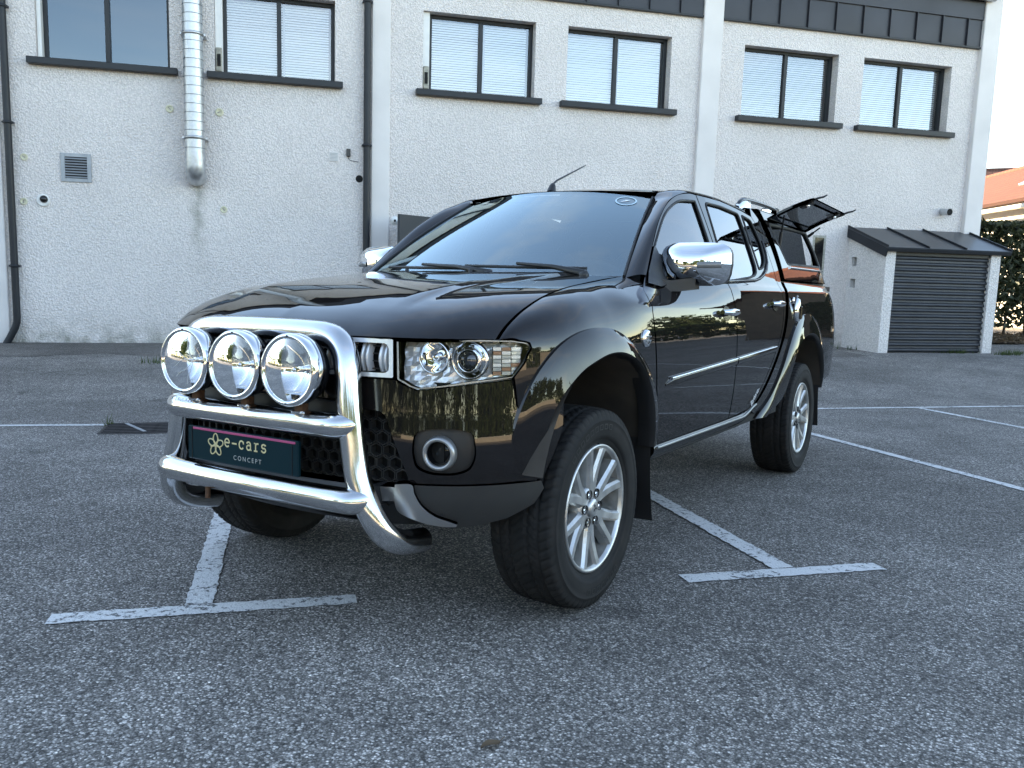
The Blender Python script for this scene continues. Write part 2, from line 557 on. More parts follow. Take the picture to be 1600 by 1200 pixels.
def asphalt_mat(name, base, lo, hi):
    m, t, b = nodes_of(name)
    co = t.nodes.new('ShaderNodeTexCoord')
    def noise(sc, det=6, ro=0.6, dist=0.0):
        n = t.nodes.new('ShaderNodeTexNoise'); n.inputs['Scale'].default_value = sc; n.inputs['Detail'].default_value = det
        n.inputs['Roughness'].default_value = ro; n.inputs['Distortion'].default_value = dist
        link(t, co.outputs['Object'], n.inputs['Vector']); return n
    def mrange(sock, a, b_, c, d):
        n = t.nodes.new('ShaderNodeMapRange')
        for i, v in enumerate((a, b_, c, d)): n.inputs[i+1].default_value = v
        link(t, sock, n.inputs[0]); return n.outputs[0]
    def mul(x, y):
        n = t.nodes.new('ShaderNodeMath'); n.operation = 'MULTIPLY'; link(t, x, n.inputs[0]); link(t, y, n.inputs[1]); return n.outputs[0]
    v1 = t.nodes.new('ShaderNodeTexVoronoi'); v1.inputs['Scale'].default_value = 150; v1.inputs['Randomness'].default_value = 1.0
    link(t, co.outputs['Object'], v1.inputs['Vector'])
    cr = t.nodes.new('ShaderNodeValToRGB')           # stone colours
    e = cr.color_ramp.elements
    e[0].position = 0.0; e[0].color = (*[c*lo for c in base], 1)
    e[1].position = 1.0; e[1].color = (base[0]*hi, base[1]*hi*1.01, base[2]*hi*1.02, 1)
    em = cr.color_ramp.elements.new(0.72); em.color = (*base, 1)
    sx = t.nodes.new('ShaderNodeSeparateColor')
    link(t, v1.outputs['Color'], sx.inputs[0]); link(t, sx.outputs[0], cr.inputs['Fac'])
    big = noise(0.55, 7, 0.6, 0.4); med = noise(3.2, 8, 0.65); fine = noise(60, 5, 0.7); spot = noise(1.7, 3, 0.5, 0.6)
    k = mul(mrange(big.outputs['Fac'], 0.32, 0.68, 0.72, 1.24), mrange(med.outputs['Fac'], 0.3, 0.7, 0.80, 1.20))
    k = mul(k, mrange(fine.outputs['Fac'], 0.3, 0.7, 0.72, 1.25))
    k = mul(k, mrange(v1.outputs['Distance'], 0.30, 0.62, 1.10, 0.55))      # tar between the stones
    k = mul(k, mrange(spot.outputs['Fac'], 0.66, 0.72, 1.0, 0.72))          # oil and damp patches
    # scattered larger pale and dark stones
    v2 = t.nodes.new('ShaderNodeTexVoronoi'); v2.inputs['Scale'].default_value = 62
    link(t, co.outputs['Object'], v2.inputs['Vector'])
    s2 = t.nodes.new('ShaderNodeSeparateColor'); link(t, v2.outputs['Color'], s2.inputs[0])
    core = mrange(v2.outputs['Distance'], 0.34, 0.30, 0.0, 1.0)
    pale = mul(mrange(s2.outputs[1], 0.84, 0.86, 0.0, 0.75), core); dark = mul(mrange(s2.outputs[2], 0.84, 0.86, 0.0, 0.5), core)
    ad1 = t.nodes.new('ShaderNodeMath'); ad1.operation = 'ADD'; ad1.inputs[1].default_value = 1.0; link(t, pale, ad1.inputs[0])
    sb1 = t.nodes.new('ShaderNodeMath'); sb1.operation = 'SUBTRACT'; sb1.inputs[0].default_value = 1.0; link(t, dark, sb1.inputs[1])
    k = mul(mul(k, ad1.outputs[0]), sb1.outputs[0])
    # hairline cracks
    vc = t.nodes.new('ShaderNodeTexVoronoi'); vc.feature = 'DISTANCE_TO_EDGE'; vc.inputs['Scale'].default_value = 0.42
    wob = noise(2.5, 6, 0.6)
    va = t.nodes.new('ShaderNodeVectorMath'); va.operation = 'SCALE'; va.inputs['Scale'].default_value = 0.9
    vs_ = t.nodes.new('ShaderNodeVectorMath'); vs_.operation = 'ADD'
    link(t, wob.outputs['Color'], va.inputs[0]); link(t, co.outputs['Object'], vs_.inputs[0]); link(t, va.outputs[0], vs_.inputs[1]); link(t, vs_.outputs[0], vc.inputs['Vector'])
    crk = mrange(vc.outputs['Distance'], 0.0, 0.0022, 0.55, 1.0)
    msk = mrange(big.outputs['Fac'], 0.50, 0.56, 0.0, 1.0)
    mixc = t.nodes.new('ShaderNodeMix'); mixc.data_type = 'FLOAT'
    link(t, msk, mixc.inputs[0]); mixc.inputs[2].default_value = 1.0; link(t, crk, mixc.inputs[3])
    k = mul(k, mixc.outputs[0])
    sc = t.nodes.new('ShaderNodeVectorMath'); sc.operation = 'SCALE'
    link(t, cr.outputs['Color'], sc.inputs[0]); link(t, k, sc.inputs['Scale'])
    link(t, sc.outputs[0], b.inputs['Base Color'])
    b.inputs['Roughness'].default_value = 0.86
    b.inputs['Specular IOR Level'].default_value = 0.35
    bp = t.nodes.new('ShaderNodeBump'); bp.inputs['Strength'].default_value = 0.7; bp.inputs['Distance'].default_value = 0.005
    hs = t.nodes.new('ShaderNodeMath'); hs.operation = 'SUBTRACT'
    link(t, fine.outputs['Fac'], hs.inputs[0]); link(t, v1.outputs['Distance'], hs.inputs[1])
    link(t, hs.outputs[0], bp.inputs['Height']); link(t, bp.outputs['Normal'], b.inputs['Normal'])
    return m
asphalt_mat('asphalt', (0.275, 0.250, 0.228), 0.30, 2.4)
asphalt_mat('asphalt_old', (0.195, 0.175, 0.158), 0.40, 1.9)
pbr('warm_bounce_sheet', (0.40, 0.33, 0.25), 0.95, var=0.2, vscale=3)  # warm pale colour for the added bounce sheet

def stucco_mat(name, col, scale=46, stain=True, strength=1.0):
    m, t, b = nodes_of(name)
    co = t.nodes.new('ShaderNodeTexCoord')
    nz = t.nodes.new('ShaderNodeTexNoise'); nz.inputs['Scale'].default_value = scale; nz.inputs['Detail'].default_value = 4; nz.inputs['Roughness'].default_value = 0.6
    vo = t.nodes.new('ShaderNodeTexVoronoi'); vo.inputs['Scale'].default_value = scale*0.9
    n3 = t.nodes.new('ShaderNodeTexNoise'); n3.inputs['Scale'].default_value = 0.7; n3.inputs['Detail'].default_value = 6
    for n in (nz, vo, n3): link(t, co.outputs['Object'], n.inputs['Vector'])
    ad = t.nodes.new('ShaderNodeMath'); ad.operation = 'SUBTRACT'
    link(t, nz.outputs['Fac'], ad.inputs[0]); link(t, vo.outputs['Distance'], ad.inputs[1])
    bp = t.nodes.new('ShaderNodeBump'); bp.inputs['Strength'].default_value = strength; bp.inputs['Distance'].default_value = 0.013
    link(t, ad.outputs[0], bp.inputs['Height']); link(t, bp.outputs['Normal'], b.inputs['Normal'])
    mr = t.nodes.new('ShaderNodeMapRange'); mr.inputs[1].default_value = 0.3; mr.inputs[2].default_value = 0.7; mr.inputs[3].default_value = 0.93; mr.inputs[4].default_value = 1.05
    link(t, n3.outputs['Fac'], mr.inputs[0])
    sc = t.nodes.new('ShaderNodeVectorMath'); sc.operation = 'SCALE'; sc.inputs[0].default_value = col
    # darker in the pits of the roughcast
    mr2 = t.nodes.new('ShaderNodeMapRange'); mr2.inputs[1].default_value = -0.15; mr2.inputs[2].default_value = 0.35; mr2.inputs[3].default_value = 0.82; mr2.inputs[4].default_value = 1.05
    link(t, ad.outputs[0], mr2.inputs[0])
    mm = t.nodes.new('ShaderNodeMath'); mm.operation = 'MULTIPLY'
    link(t, mr.outputs[0], mm.inputs[0]); link(t, mr2.outputs[0], mm.inputs[1]); link(t, mm.outputs[0], sc.inputs['Scale'])
    last = sc.outputs[0]
    if stain:
        # splash dirt along the foot of the wall and a run-off streak under the duct
        sp = t.nodes.new('ShaderNodeSeparateXYZ'); link(t, co.outputs['Object'], sp.inputs[0])
        n4 = t.nodes.new('ShaderNodeTexNoise'); n4.inputs['Scale'].default_value = 5; n4.inputs['Detail'].default_value = 8; link(t, co.outputs['Object'], n4.inputs['Vector'])
        a1 = t.nodes.new('ShaderNodeMapRange'); a1.inputs[1].default_value = 0.55; a1.inputs[2].default_value = -0.05; a1.inputs[3].default_value = 0; a1.inputs[4].default_value = 1.0
        link(t, sp.outputs['Z'], a1.inputs[0])
        g1 = t.nodes.new('ShaderNodeMath'); g1.operation = 'POWER'; g1.inputs[1].default_value = 2.2; link(t, a1.outputs[0], g1.inputs[0])
        a2 = t.nodes.new('ShaderNodeMapRange'); a2.inputs[1].default_value = 0.35; a2.inputs[2].default_value = 0.65; link(t, n4.outputs['Fac'], a2.inputs[0])
        m1 = t.nodes.new('ShaderNodeMath'); m1.operation = 'MULTIPLY'; link(t, g1.outputs[0], m1.inputs[0]); link(t, a2.outputs[0], m1.inputs[1])
        dx = t.nodes.new('ShaderNodeMath'); dx.operation = 'ADD'; dx.inputs[1].default_value = 1.69; link(t, sp.outputs['X'], dx.inputs[0])
        db = t.nodes.new('ShaderNodeMath'); db.operation = 'ABSOLUTE'; link(t, dx.outputs[0], db.inputs[0])
        s1 = t.nodes.new('ShaderNodeMapRange'); s1.inputs[1].default_value = 0.16; s1.inputs[2].default_value = 0.0; link(t, db.outputs[0], s1.inputs[0])
        s2 = t.nodes.new('ShaderNodeMapRange'); s2.inputs[1].default_value = 0.7; s2.inputs[2].default_value = 2.3; link(t, sp.outputs['Z'], s2.inputs[0])
        s3 = t.nodes.new('ShaderNodeMapRange'); s3.inputs[1].default_value = 2.36; s3.inputs[2].default_value = 2.30; link(t, sp.outputs['Z'], s3.inputs[0])
        m2 = t.nodes.new('ShaderNodeMath'); m2.operation = 'MULTIPLY'; link(t, s1.outputs[0], m2.inputs[0]); link(t, s2.outputs[0], m2.inputs[1])
        m3 = t.nodes.new('ShaderNodeMath'); m3.operation = 'MULTIPLY'; link(t, m2.outputs[0], m3.inputs[0]); link(t, s3.outputs[0], m3.inputs[1])
        m4 = t.nodes.new('ShaderNodeMath'); m4.operation = 'MULTIPLY'; link(t, m3.outputs[0], m4.inputs[0]); link(t, a2.outputs[0], m4.inputs[1])
        mx = t.nodes.new('ShaderNodeMath'); mx.operation = 'MAXIMUM'; link(t, m1.outputs[0], mx.inputs[0]); link(t, m4.outputs[0], mx.inputs[1])
        ml = t.nodes.new('ShaderNodeMath'); ml.operation = 'MULTIPLY'; ml.inputs[1].default_value = 0.9; link(t, mx.outputs[0], ml.inputs[0])
        mix = t.nodes.new('ShaderNodeMixRGB'); mix.inputs['Color2'].default_value = (0.20, 0.20, 0.16, 1)
        link(t, ml.outputs[0], mix.inputs['Fac']); link(t, last, mix.inputs['Color1']); last = mix.outputs[0]
    link(t, last, b.inputs['Base Color'])
    b.inputs['Roughness'].default_value = 0.92
    b.inputs['Specular IOR Level'].default_value = 0.2
    return m
stucco_mat('roughcast', (0.78, 0.715, 0.685))
stucco_mat('roughcast_shed', (0.78, 0.73, 0.70), scale=42, stain=False)
pbr('pilaster_paint', (0.68, 0.635, 0.61), 0.8, var=0.06, vscale=2, bump=0.1, bscale=40)
pbr('anthracite', (0.017, 0.019, 0.023), 0.42, var=0.12, vscale=4, spec=0.3)
pbr('zinc', (0.030, 0.031, 0.038), 0.42, 0.2, var=0.2, vscale=1.5, spec=0.35)
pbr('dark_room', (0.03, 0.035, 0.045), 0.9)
pbr('blind_white', (0.86, 0.87, 0.88), 0.55)
pbr('white_pvc', (0.72, 0.71, 0.69), 0.5, var=0.05)
pbr('cream_pvc', (0.62, 0.58, 0.42), 0.5)
pbr('dirty_box', (0.34, 0.32, 0.27), 0.7, var=0.3, vscale=30)
pbr('galvanised', (0.50, 0.51, 0.52), 0.42, 0.85, var=0.18, vscale=14, rvar=0.14)
pbr('grey_seam', (0.16, 0.17, 0.18), 0.5, 0.6)
pbr('dark_hole', (0.006, 0.006, 0.006), 0.9)
pbr('grey_louvre', (0.30, 0.32, 0.34), 0.5, 0.3, var=0.12)
pbr('shed_roof', (0.050, 0.054, 0.060), 0.38, 0.35, var=0.12, vscale=2)
pbr('shed_slat', (0.030, 0.033, 0.040), 0.42, 0.2, var=0.2, vscale=5, spec=0.4)
pbr('door_navy', (0.008, 0.014, 0.024), 0.45)
pbr('grate_iron', (0.045, 0.040, 0.040), 0.6, 0.5, var=0.3, vscale=30)
pbr('concrete_pale', (0.48, 0.43, 0.36), 0.9, var=0.12, vscale=2, bump=0.2)
pbr('house_wall', (0.60, 0.55, 0.46), 0.9, var=0.06)
pbr('gable_dark_brown', (0.085, 0.060, 0.042), 0.8, var=0.25, vscale=3)  # brown for the added gable boards
pbr('soffit', (0.62, 0.58, 0.52), 0.8)
pbr('bark', (0.07, 0.05, 0.035), 0.9, var=0.3, vscale=20)
pbr('litter', (0.055, 0.038, 0.026), 0.95, var=0.5, vscale=60, bump=0.6, bscale=90)

def leaf_mat(name, c1, c2):
    m, t, b = nodes_of(name)
    gi = t.nodes.new('ShaderNodeTexCoord')
    nz = t.nodes.new('ShaderNodeTexNoise'); nz.inputs['Scale'].default_value = 2.2; nz.inputs['Detail'].default_value = 6
    link(t, gi.outputs['Object'], nz.inputs['Vector'])
    cr = t.nodes.new('ShaderNodeValToRGB')
    cr.color_ramp.elements[0].position = 0.3; cr.color_ramp.elements[0].color = (*c1, 1)
    cr.color_ramp.elements[1].position = 0.7; cr.color_ramp.elements[1].color = (*c2, 1)
    link(t, nz.outputs['Fac'], cr.inputs['Fac']); link(t, cr.outputs['Color'], b.inputs['Base Color'])
    b.inputs['Roughness'].default_value = 0.6
    tl = t.nodes.new('ShaderNodeBsdfTranslucent'); link(t, cr.outputs['Color'], tl.inputs['Color'])
    mx = t.nodes.new('ShaderNodeMixShader'); mx.inputs[0].default_value = 0.3
    out = [n for n in t.nodes if n.type == 'OUTPUT_MATERIAL'][0]
    link(t, b.outputs[0], mx.inputs[1]); link(t, tl.outputs[0], mx.inputs[2]); link(t, mx.outputs[0], out.inputs[0])
leaf_mat('hedge_leaf', (0.020, 0.032, 0.012), (0.055, 0.060, 0.024))
leaf_mat('tree_leaf', (0.035, 0.060, 0.014), (0.080, 0.110, 0.030))
leaf_mat('dry_leaf', (0.09, 0.055, 0.030), (0.20, 0.14, 0.085))

def tile_mat(name, c1, c2, row):
    m, t, b = nodes_of(name)
    co = t.nodes.new('ShaderNodeTexCoord')
    br = t.nodes.new('ShaderNodeTexBrick')
    br.inputs['Scale'].default_value = 1.0
    br.inputs['Brick Width'].default_value = 0.30; br.inputs['Row Height'].default_value = row
    br.inputs['Mortar Size'].default_value = 0.022
    br.inputs['Color1'].default_value = (*c1, 1); br.inputs['Color2'].default_value = (*c2, 1)
    br.inputs['Mortar'].default_value = (c1[0]*0.45, c1[1]*0.4, c1[2]*0.4, 1)
    link(t, co.outputs['Object'], br.inputs['Vector'])
    link(t, br.outputs['Color'], b.inputs['Base Color'])
    bp = t.nodes.new('ShaderNodeBump'); bp.inputs['Strength'].default_value = 0.6; bp.inputs['Distance'].default_value = 0.03; bp.invert = True
    link(t, br.outputs['Fac'], bp.inputs['Height']); link(t, bp.outputs['Normal'], b.inputs['Normal'])
    b.inputs['Roughness'].default_value = 0.85
tile_mat('clay_tile', (0.125, 0.030, 0.010), (0.155, 0.042, 0.015), 0.24)
tile_mat('brown_tile', (0.10, 0.040, 0.030), (0.13, 0.055, 0.040), 0.24)

def worn_paint():
    m, t, b = nodes_of('road_paint')
    co = t.nodes.new('ShaderNodeTexCoord')
    nz = t.nodes.new('ShaderNodeTexNoise'); nz.inputs['Scale'].default_value = 38; nz.inputs['Detail'].default_value = 9; nz.inputs['Roughness'].default_value = 0.72
    nb = t.nodes.new('ShaderNodeTexNoise'); nb.inputs['Scale'].default_value = 4; nb.inputs['Detail'].default_value = 3
    vo = t.nodes.new('ShaderNodeTexVoronoi'); vo.feature = 'DISTANCE_TO_EDGE'; vo.inputs['Scale'].default_value = 26
    for n in (nz, nb, vo): link(t, co.outputs['Object'], n.inputs['Vector'])
    ad = t.nodes.new('ShaderNodeMath'); ad.operation = 'MULTIPLY_ADD'; ad.inputs[1].default_value = 0.30
    link(t, nb.outputs['Fac'], ad.inputs[0]); link(t, nz.outputs['Fac'], ad.inputs[2])
    mr = t.nodes.new('ShaderNodeMapRange'); mr.inputs[1].default_value = 0.690; mr.inputs[2].default_value = 0.745
    link(t, ad.outputs[0], mr.inputs[0])
    ck = t.nodes.new('ShaderNodeMapRange'); ck.inputs[1].default_value = 0.030; ck.inputs[2].default_value = 0.0; ck.inputs[4].default_value = 0.9
    link(t, vo.outputs['Distance'], ck.inputs[0])
    mk = t.nodes.new('ShaderNodeMath'); mk.operation = 'MULTIPLY'; link(t, ck.outputs[0], mk.inputs[0]); link(t, nb.outputs['Fac'], mk.inputs[1])
    mxx = t.nodes.new('ShaderNodeMath'); mxx.operation = 'MAXIMUM'; link(t, mr.outputs[0], mxx.inputs[0]); link(t, mk.outputs[0], mxx.inputs[1])
    mix = t.nodes.new('ShaderNodeMixRGB')
    mix.inputs['Color1'].default_value = (0.66, 0.65, 0.64, 1); mix.inputs['Color2'].default_value = (0.09, 0.09, 0.09, 1)
    link(t, mxx.outputs[0], mix.inputs['Fac']); link(t, mix.outputs[0], b.inputs['Base Color'])
    b.inputs['Roughness'].default_value = 0.7
    n2 = t.nodes.new('ShaderNodeTexVoronoi'); n2.inputs['Scale'].default_value = 120; link(t, co.outputs['Object'], n2.inputs['Vector'])
    bp = t.nodes.new('ShaderNodeBump'); bp.inputs['Strength'].default_value = 0.5; bp.inputs['Distance'].default_value = 0.004; bp.invert = True
    link(t, n2.outputs['Distance'], bp.inputs['Height']); link(t, bp.outputs['Normal'], b.inputs['Normal'])
worn_paint()

# ------------------------------------------------------------------ ground
def zg(W, N):
    Wc = min(max(W, -8), 10)
    def plane(n):
        p = wn(Wc, n); return (0.02381*p[0]-0.02672*p[1])/0.99936
    if N <= 4.4: return plane(max(N, -5))
    L = 4.6; t = min((N-4.4)/L, 1)                # a shallow valley with the drain, then up to the wall
    return (2*t**3-3*t**2+1)*plane(4.4)-(t**3-2*t**2+t)*L*0.0356-(3*t**2-2*t**3)*0.055

def gpt(W, N, h=0.0):
    return wn(W, N, zg(W, N)+h)

def sheet(name, Ws, Ns, h, mat, kind='structure', parent=None):
    v = [gpt(w, n, h) for w in Ws for n in Ns]; k = len(Ns); f = []
    for i in range(len(Ws)-1):
        for j in range(k-1): f.append((i*k+j, (i+1)*k+j, (i+1)*k+j+1, i*k+j+1))
    o = mesh_obj(name, v, f, mat, parent, smooth=True)
    if kind: o['kind'] = kind
    return o
gW = [-400, -150, -60, -30, -18, -12, -8] + [i*1.0 for i in range(-7, 10)] + [10, 13, 18, 26, 40, 70, 150, 400]
gN = [-400, -150, -70, -40, -25, -15, -10, -7, -5] + [-4+i*0.95 for i in range(9)] + [4.4+4.6*i/16 for i in range(0, 17)] + [10, 14, 20, 30, 60, 150, 400]
sheet('ground', gW, gN, 0.0, 'asphalt')
# older, darker tarmac strip along the foot of the wall
def wavy_sheet(name, W0, W1, nfar, near, h, mat):
    Ws = np.arange(W0, W1+0.01, 0.25); v = []; f = []
    for i, w in enumerate(Ws):
        nn = near+0.16*math.sin(w*1.7)+0.09*math.sin(w*4.3+1)+0.05*math.sin(w*11)
        for q in range(7):
            n = nn+(nfar-nn)*q/6; v.append(gpt(w, n, h))
    for i in range(len(Ws)-1):
        for q in range(6): f.append((i*7+q, (i+1)*7+q, (i+1)*7+q+1, i*7+q+1))
    o = mesh_obj(name, v, f, mat, smooth=True); o['kind'] = 'structure'
    return o
sheet('warm_bounce_sheet', [-60, -40, -20, 0, 20, 40, 60], [-60, -40, -25, -15, -11.5], 0.004, 'warm_bounce_sheet')  # pale sheet added behind the camera to bounce warm sunlight onto the wall
wavy_sheet('tarmac_strip', -12, 8.9, 10.02, 8.35, 0.004, 'asphalt_old')

def stripe(mb, W0, N0, W1, N1, wd, h=0.004):
    L = math.hypot(W1-W0, N1-N0); k = max(2, int(L/0.025)); dW, dN = (W1-W0)/L, (N1-N0)/L
    P = []
    for i in range(k+1):
        t = i/k; w, n = W0+(W1-W0)*t, N0+(N1-N0)*t
        row = []
        for s in (-1, 1):
            j = wd/2+random.uniform(-0.005, 0.004)
            row.append(gpt(w-dN*s*j, n+dW*s*j, h))
        P.append(row)
    mb.grid(P, smooth=True)
    return mb

def marking(name, segs, label):
    mb = MB()
    for q, s in enumerate(segs): stripe(mb, *s, h=0.004 if q == 0 else 0.0055)
    o = mb.build(name, 'road_paint')
    return props(o, label, 'road marking', 'white parking bay lines', None)
marking('parking_line', [(-1.254, -0.388, -0.240, -0.392, 0.094), (-0.783, -0.343, -0.775, 4.34, 0.096)], 'worn white T-shaped bay line ahead of the truck beneath the bull bar')
marking('parking_line', [(1.052, -0.412, 1.963, -0.420, 0.094), (1.529, -0.368, 1.525, 4.34, 0.098)], 'worn white T-shaped bay line running under the truck behind its front wheel')
marking('parking_line', [(3.92, 0.2, 3.83, 4.34, 0.080)], 'white bay line starting behind the rear wheel and running off to the right')
marking('parking_line', [(6.155, 2.0, 6.20, 4.38, 0.080)], 'thin white bay line furthest to the right, nearest the hedge')
marking('parking_line', [(-9.0, 4.35, -1.84, 3.96, 0.080), (-0.75, 4.38, 13.0, 4.385, 0.080)], 'long thin white line closing the bays parallel to the wall')

# slotted drain
def drain():
    root = empty('drain_grate', Matrix.Translation(Vector(gpt(-1.2, 3.72)))@Matrix.Rotation(WA, 4, 'Z'))
    props(root, 'rusty slotted iron drain grate set in the tarmac left of the bull bar', 'drain grate')
    L = 1.3; fr = MB()
    for s in (-1, 1): fr.box((-L/2, s*0.215-0.012, -0.03), (L/2, s*0.215+0.012, 0.014), bev=0.003)
    for s in (-1, 1): fr.box((s*L/2-0.012, -0.2, -0.03), (s*L/2+0.012, 0.2, 0.013), bev=0.003)
    fr.build('frame', 'grate_iron', root)
    MB().box((-L/2, -0.205, -0.028), (L/2, 0.205, 0.0045)).build('gully', 'dark_hole', root)
    bar = MB().box((-L/2+0.014, -0.012, 0.0048), (L/2-0.014, 0.012, 0.016), bev=0.003).build('bar', 'grate_iron', root)
    bar.location = (0, -0.16, 0)
    for i in range(1, 6):
        c = copy_obj(bar, root); c.location = (0, -0.16+0.064*i, 0)
    for i, x in enumerate((-0.42, -0.05, 0.33)):
        d = MB().box((-0.014, -0.2, 0.0165), (0.014, 0.2, 0.0195), Matrix.Rotation(R(28), 4, 'Z')).build('cross_bar', 'grey_louvre', root)
        d.location = (x, 0, 0)
drain()

# ------------------------------------------------------------------ the building
BM = Matrix.Translation(Vector(wn(0, 10))) @ Matrix.Rotation(WA, 4, 'Z')
bld = empty('commercial_building', BM)
props(bld, 'white roughcast commercial building with anthracite windows behind the truck', 'building')
WIN = [(-3.72, -2.02), (-1.42, 0.265), (1.565, 3.33), (3.857, 5.63), (6.95, 8.755), (9.26, 11.08)]
WZ0, WZ1, WD = 3.83, 4.985, 0.22

def wall_bay(W0, W1, z0, z1, wins):
    mb = MB(); xs = sorted({W0, W1} | {w for a, b in wins for w in (a, b)}); zs = [z0, WZ0, WZ1, z1]
    for i in range(len(xs)-1):
        for j in range(3):
            if j == 1 and any(abs(a-xs[i]) < 1e-6 for a, b in wins): continue
            mb.add([(xs[i], 0, zs[j]), (xs[i+1], 0, zs[j]), (xs[i+1], 0, zs[j+1]), (xs[i], 0, zs[j+1])], [(0, 1, 2, 3)])
    for a, b in wins:
        mb.add([(a, 0, WZ0), (a, WD, WZ0), (a, WD, WZ1), (a, 0, WZ1)], [(0, 1, 2, 3)])
        mb.add([(b, 0, WZ0), (b, WD, WZ0), (b, WD, WZ1), (b, 0, WZ1)], [(3, 2, 1, 0)])
        mb.add([(a, 0, WZ1), (b, 0, WZ1), (b, WD, WZ1), (a, WD, WZ1)], [(0, 3, 2, 1)])
        mb.add([(a, 0, WZ0), (b, 0, WZ0), (b, WD, WZ0), (a, WD, WZ0)], [(0, 1, 2, 3)])
    return mb.build('wall', 'roughcast', bld)
wall_bay(-4.20, 0.80, -0.4, 6.3, WIN[0:2])
wall_bay(1.075, 6.15, -0.4, 5.345, WIN[2:4])
wall_bay(6.50, 11.61, -0.4, 5.335, WIN[4:6])
wall_bay(-26.0, -4.55, -0.4, 6.3, [(-8.2, -6.5), (-11, -9.3), (-15, -13.3), (-18, -16.3)])
for a, b, d in ((-4.55, -4.20, 0.05), (0.80, 1.075, 0.04), (6.15, 6.50, 0.07), (11.61, 11.97, 0.09)):
    MB().box((a, -d, -0.4), (b, 0.3, 6.45), bev=0.01).build('pilaster', 'pilaster_paint', bld)
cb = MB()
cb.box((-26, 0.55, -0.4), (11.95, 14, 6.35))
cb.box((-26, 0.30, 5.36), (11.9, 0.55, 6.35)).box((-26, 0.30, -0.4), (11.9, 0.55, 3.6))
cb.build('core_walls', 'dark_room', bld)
MB().box((11.955, 0.301, -0.4), (11.97, 14, 6.3)).build('gable_wall', 'roughcast', bld)
MB().box((-26.2, -0.25, 6.42), (12.2, 14.2, 6.90), bev=0.01).build('roof_slab', 'zinc', bld)

def window(a, b, blind, strip, lift=0.0, sag=0.0):
    wr = MB()
    x0 = a+strip
    fw = 0.050
    n0, n1 = WD-0.045, WD+0.03
    for p, q in (((x0, n0, WZ0), (x0+fw, n1, WZ1)), ((b-fw, n0, WZ0), (b, n1, WZ1)), ((x0+fw, n0, WZ1-fw), (b-fw, n1, WZ1)), ((x0+fw, n0, WZ0), (b-fw, n1, WZ0+fw*1.2))):
        wr.box(p, q, bev=0.004)
    w = wr.build('window_frame', 'anthracite', bld)
    mid = (x0+b)/2-0.01
    mb = MB().box((mid-0.032, n0-0.006, WZ0+fw*1.2), (mid+0.032, n1-0.004, WZ1-fw), bev=0.004)
    mb.build('mullion', 'anthracite', w)
    for p, q, dn in ((x0+fw, mid-0.032, 0.0), (mid+0.032, b-fw, 0.012)):
        g = 'window_glass' if blind else 'dark_window_glass'
        mesh_obj('pane', [(p, WD+dn-0.012, WZ0+fw*1.2), (q, WD+dn-0.012, WZ0+fw*1.2), (q, WD+dn-0.012, WZ1-fw), (p, WD+dn-0.012, WZ1-fw)], [(0, 1, 2, 3)], g, w)
    if blind:
        bm_ = MB(); k = 0; z = WZ0+0.07+lift; tilt = blind
        while z < WZ1-0.06:
            tl = tilt+random.uniform(-0.07, 0.07)+sag*math.sin(z*9); dz = 0.0165*math.sin(tl); dn = 0.0165*math.cos(tl); c = WD+0.062
            jig = random.uniform(-0.0028, 0.0028)
            for p, q in ((x0+fw-0.01, mid-0.012), (mid+0.012, b-fw-0.03)):
                bm_.add([(p, c-dn, z-dz+jig), (q, c-dn, z-dz-jig), (q, c, z+0.002), (p, c, z+0.002), (q, c+dn, z+dz-jig), (p, c+dn, z+dz+jig)], [(0, 1, 2, 3), (3, 2, 4, 5)])
            z += 0.036
        bm_.build('blind', 'blind_white', w)
        MB().box((mid+0.055, WD+0.045, WZ0+0.06), (mid+0.085, WD+0.06, WZ1-0.05)).build('blind_rail', 'grey_louvre', w)
    MB().box((a-0.105, -0.12, WZ0-0.085), (b+0.105, WD-0.05, WZ0+0.004), bev=0.006).build('window_sill', 'anthracite', bld)
    if strip > 0.02:
        MB().box((a+0.004, 0.06, WZ0+0.008), (x0-0.003, WD+0.02, WZ1-0.004), bev=0.004).build('shutter_guide', 'white_pvc', w)
    if strip > 0.08:
        mb = MB().box((a+0.012, 0.012, WZ0+0.03), (x0-0.012, 0.058, WZ0+0.36), bev=0.01)
        mb.build('winder_box', 'dirty_box', w)
        MB().box((a+0.030, 0.006, WZ0+0.10), (x0-0.030, 0.0125, WZ0+0.27), bev=0.002).build('winder_slot', 'dark_hole', w)
window(*WIN[0], 0, 0.06)
window(*WIN[1], 1.05, 0.11, 0.0, 0.05)
window(*WIN[2], 1.2, 0.11, 0.0, 0.1)
window(*WIN[3], 1.3, 0.0, 0.0, 0.05)
window(*WIN[4], 0.75, 0.0)
window(*WIN[5], 0.95, 0.0)
for a, b in [(-8.2, -6.5), (-11, -9.3), (-15, -13.3), (-18, -16.3)]: window(a, b, 0.9, 0.0)

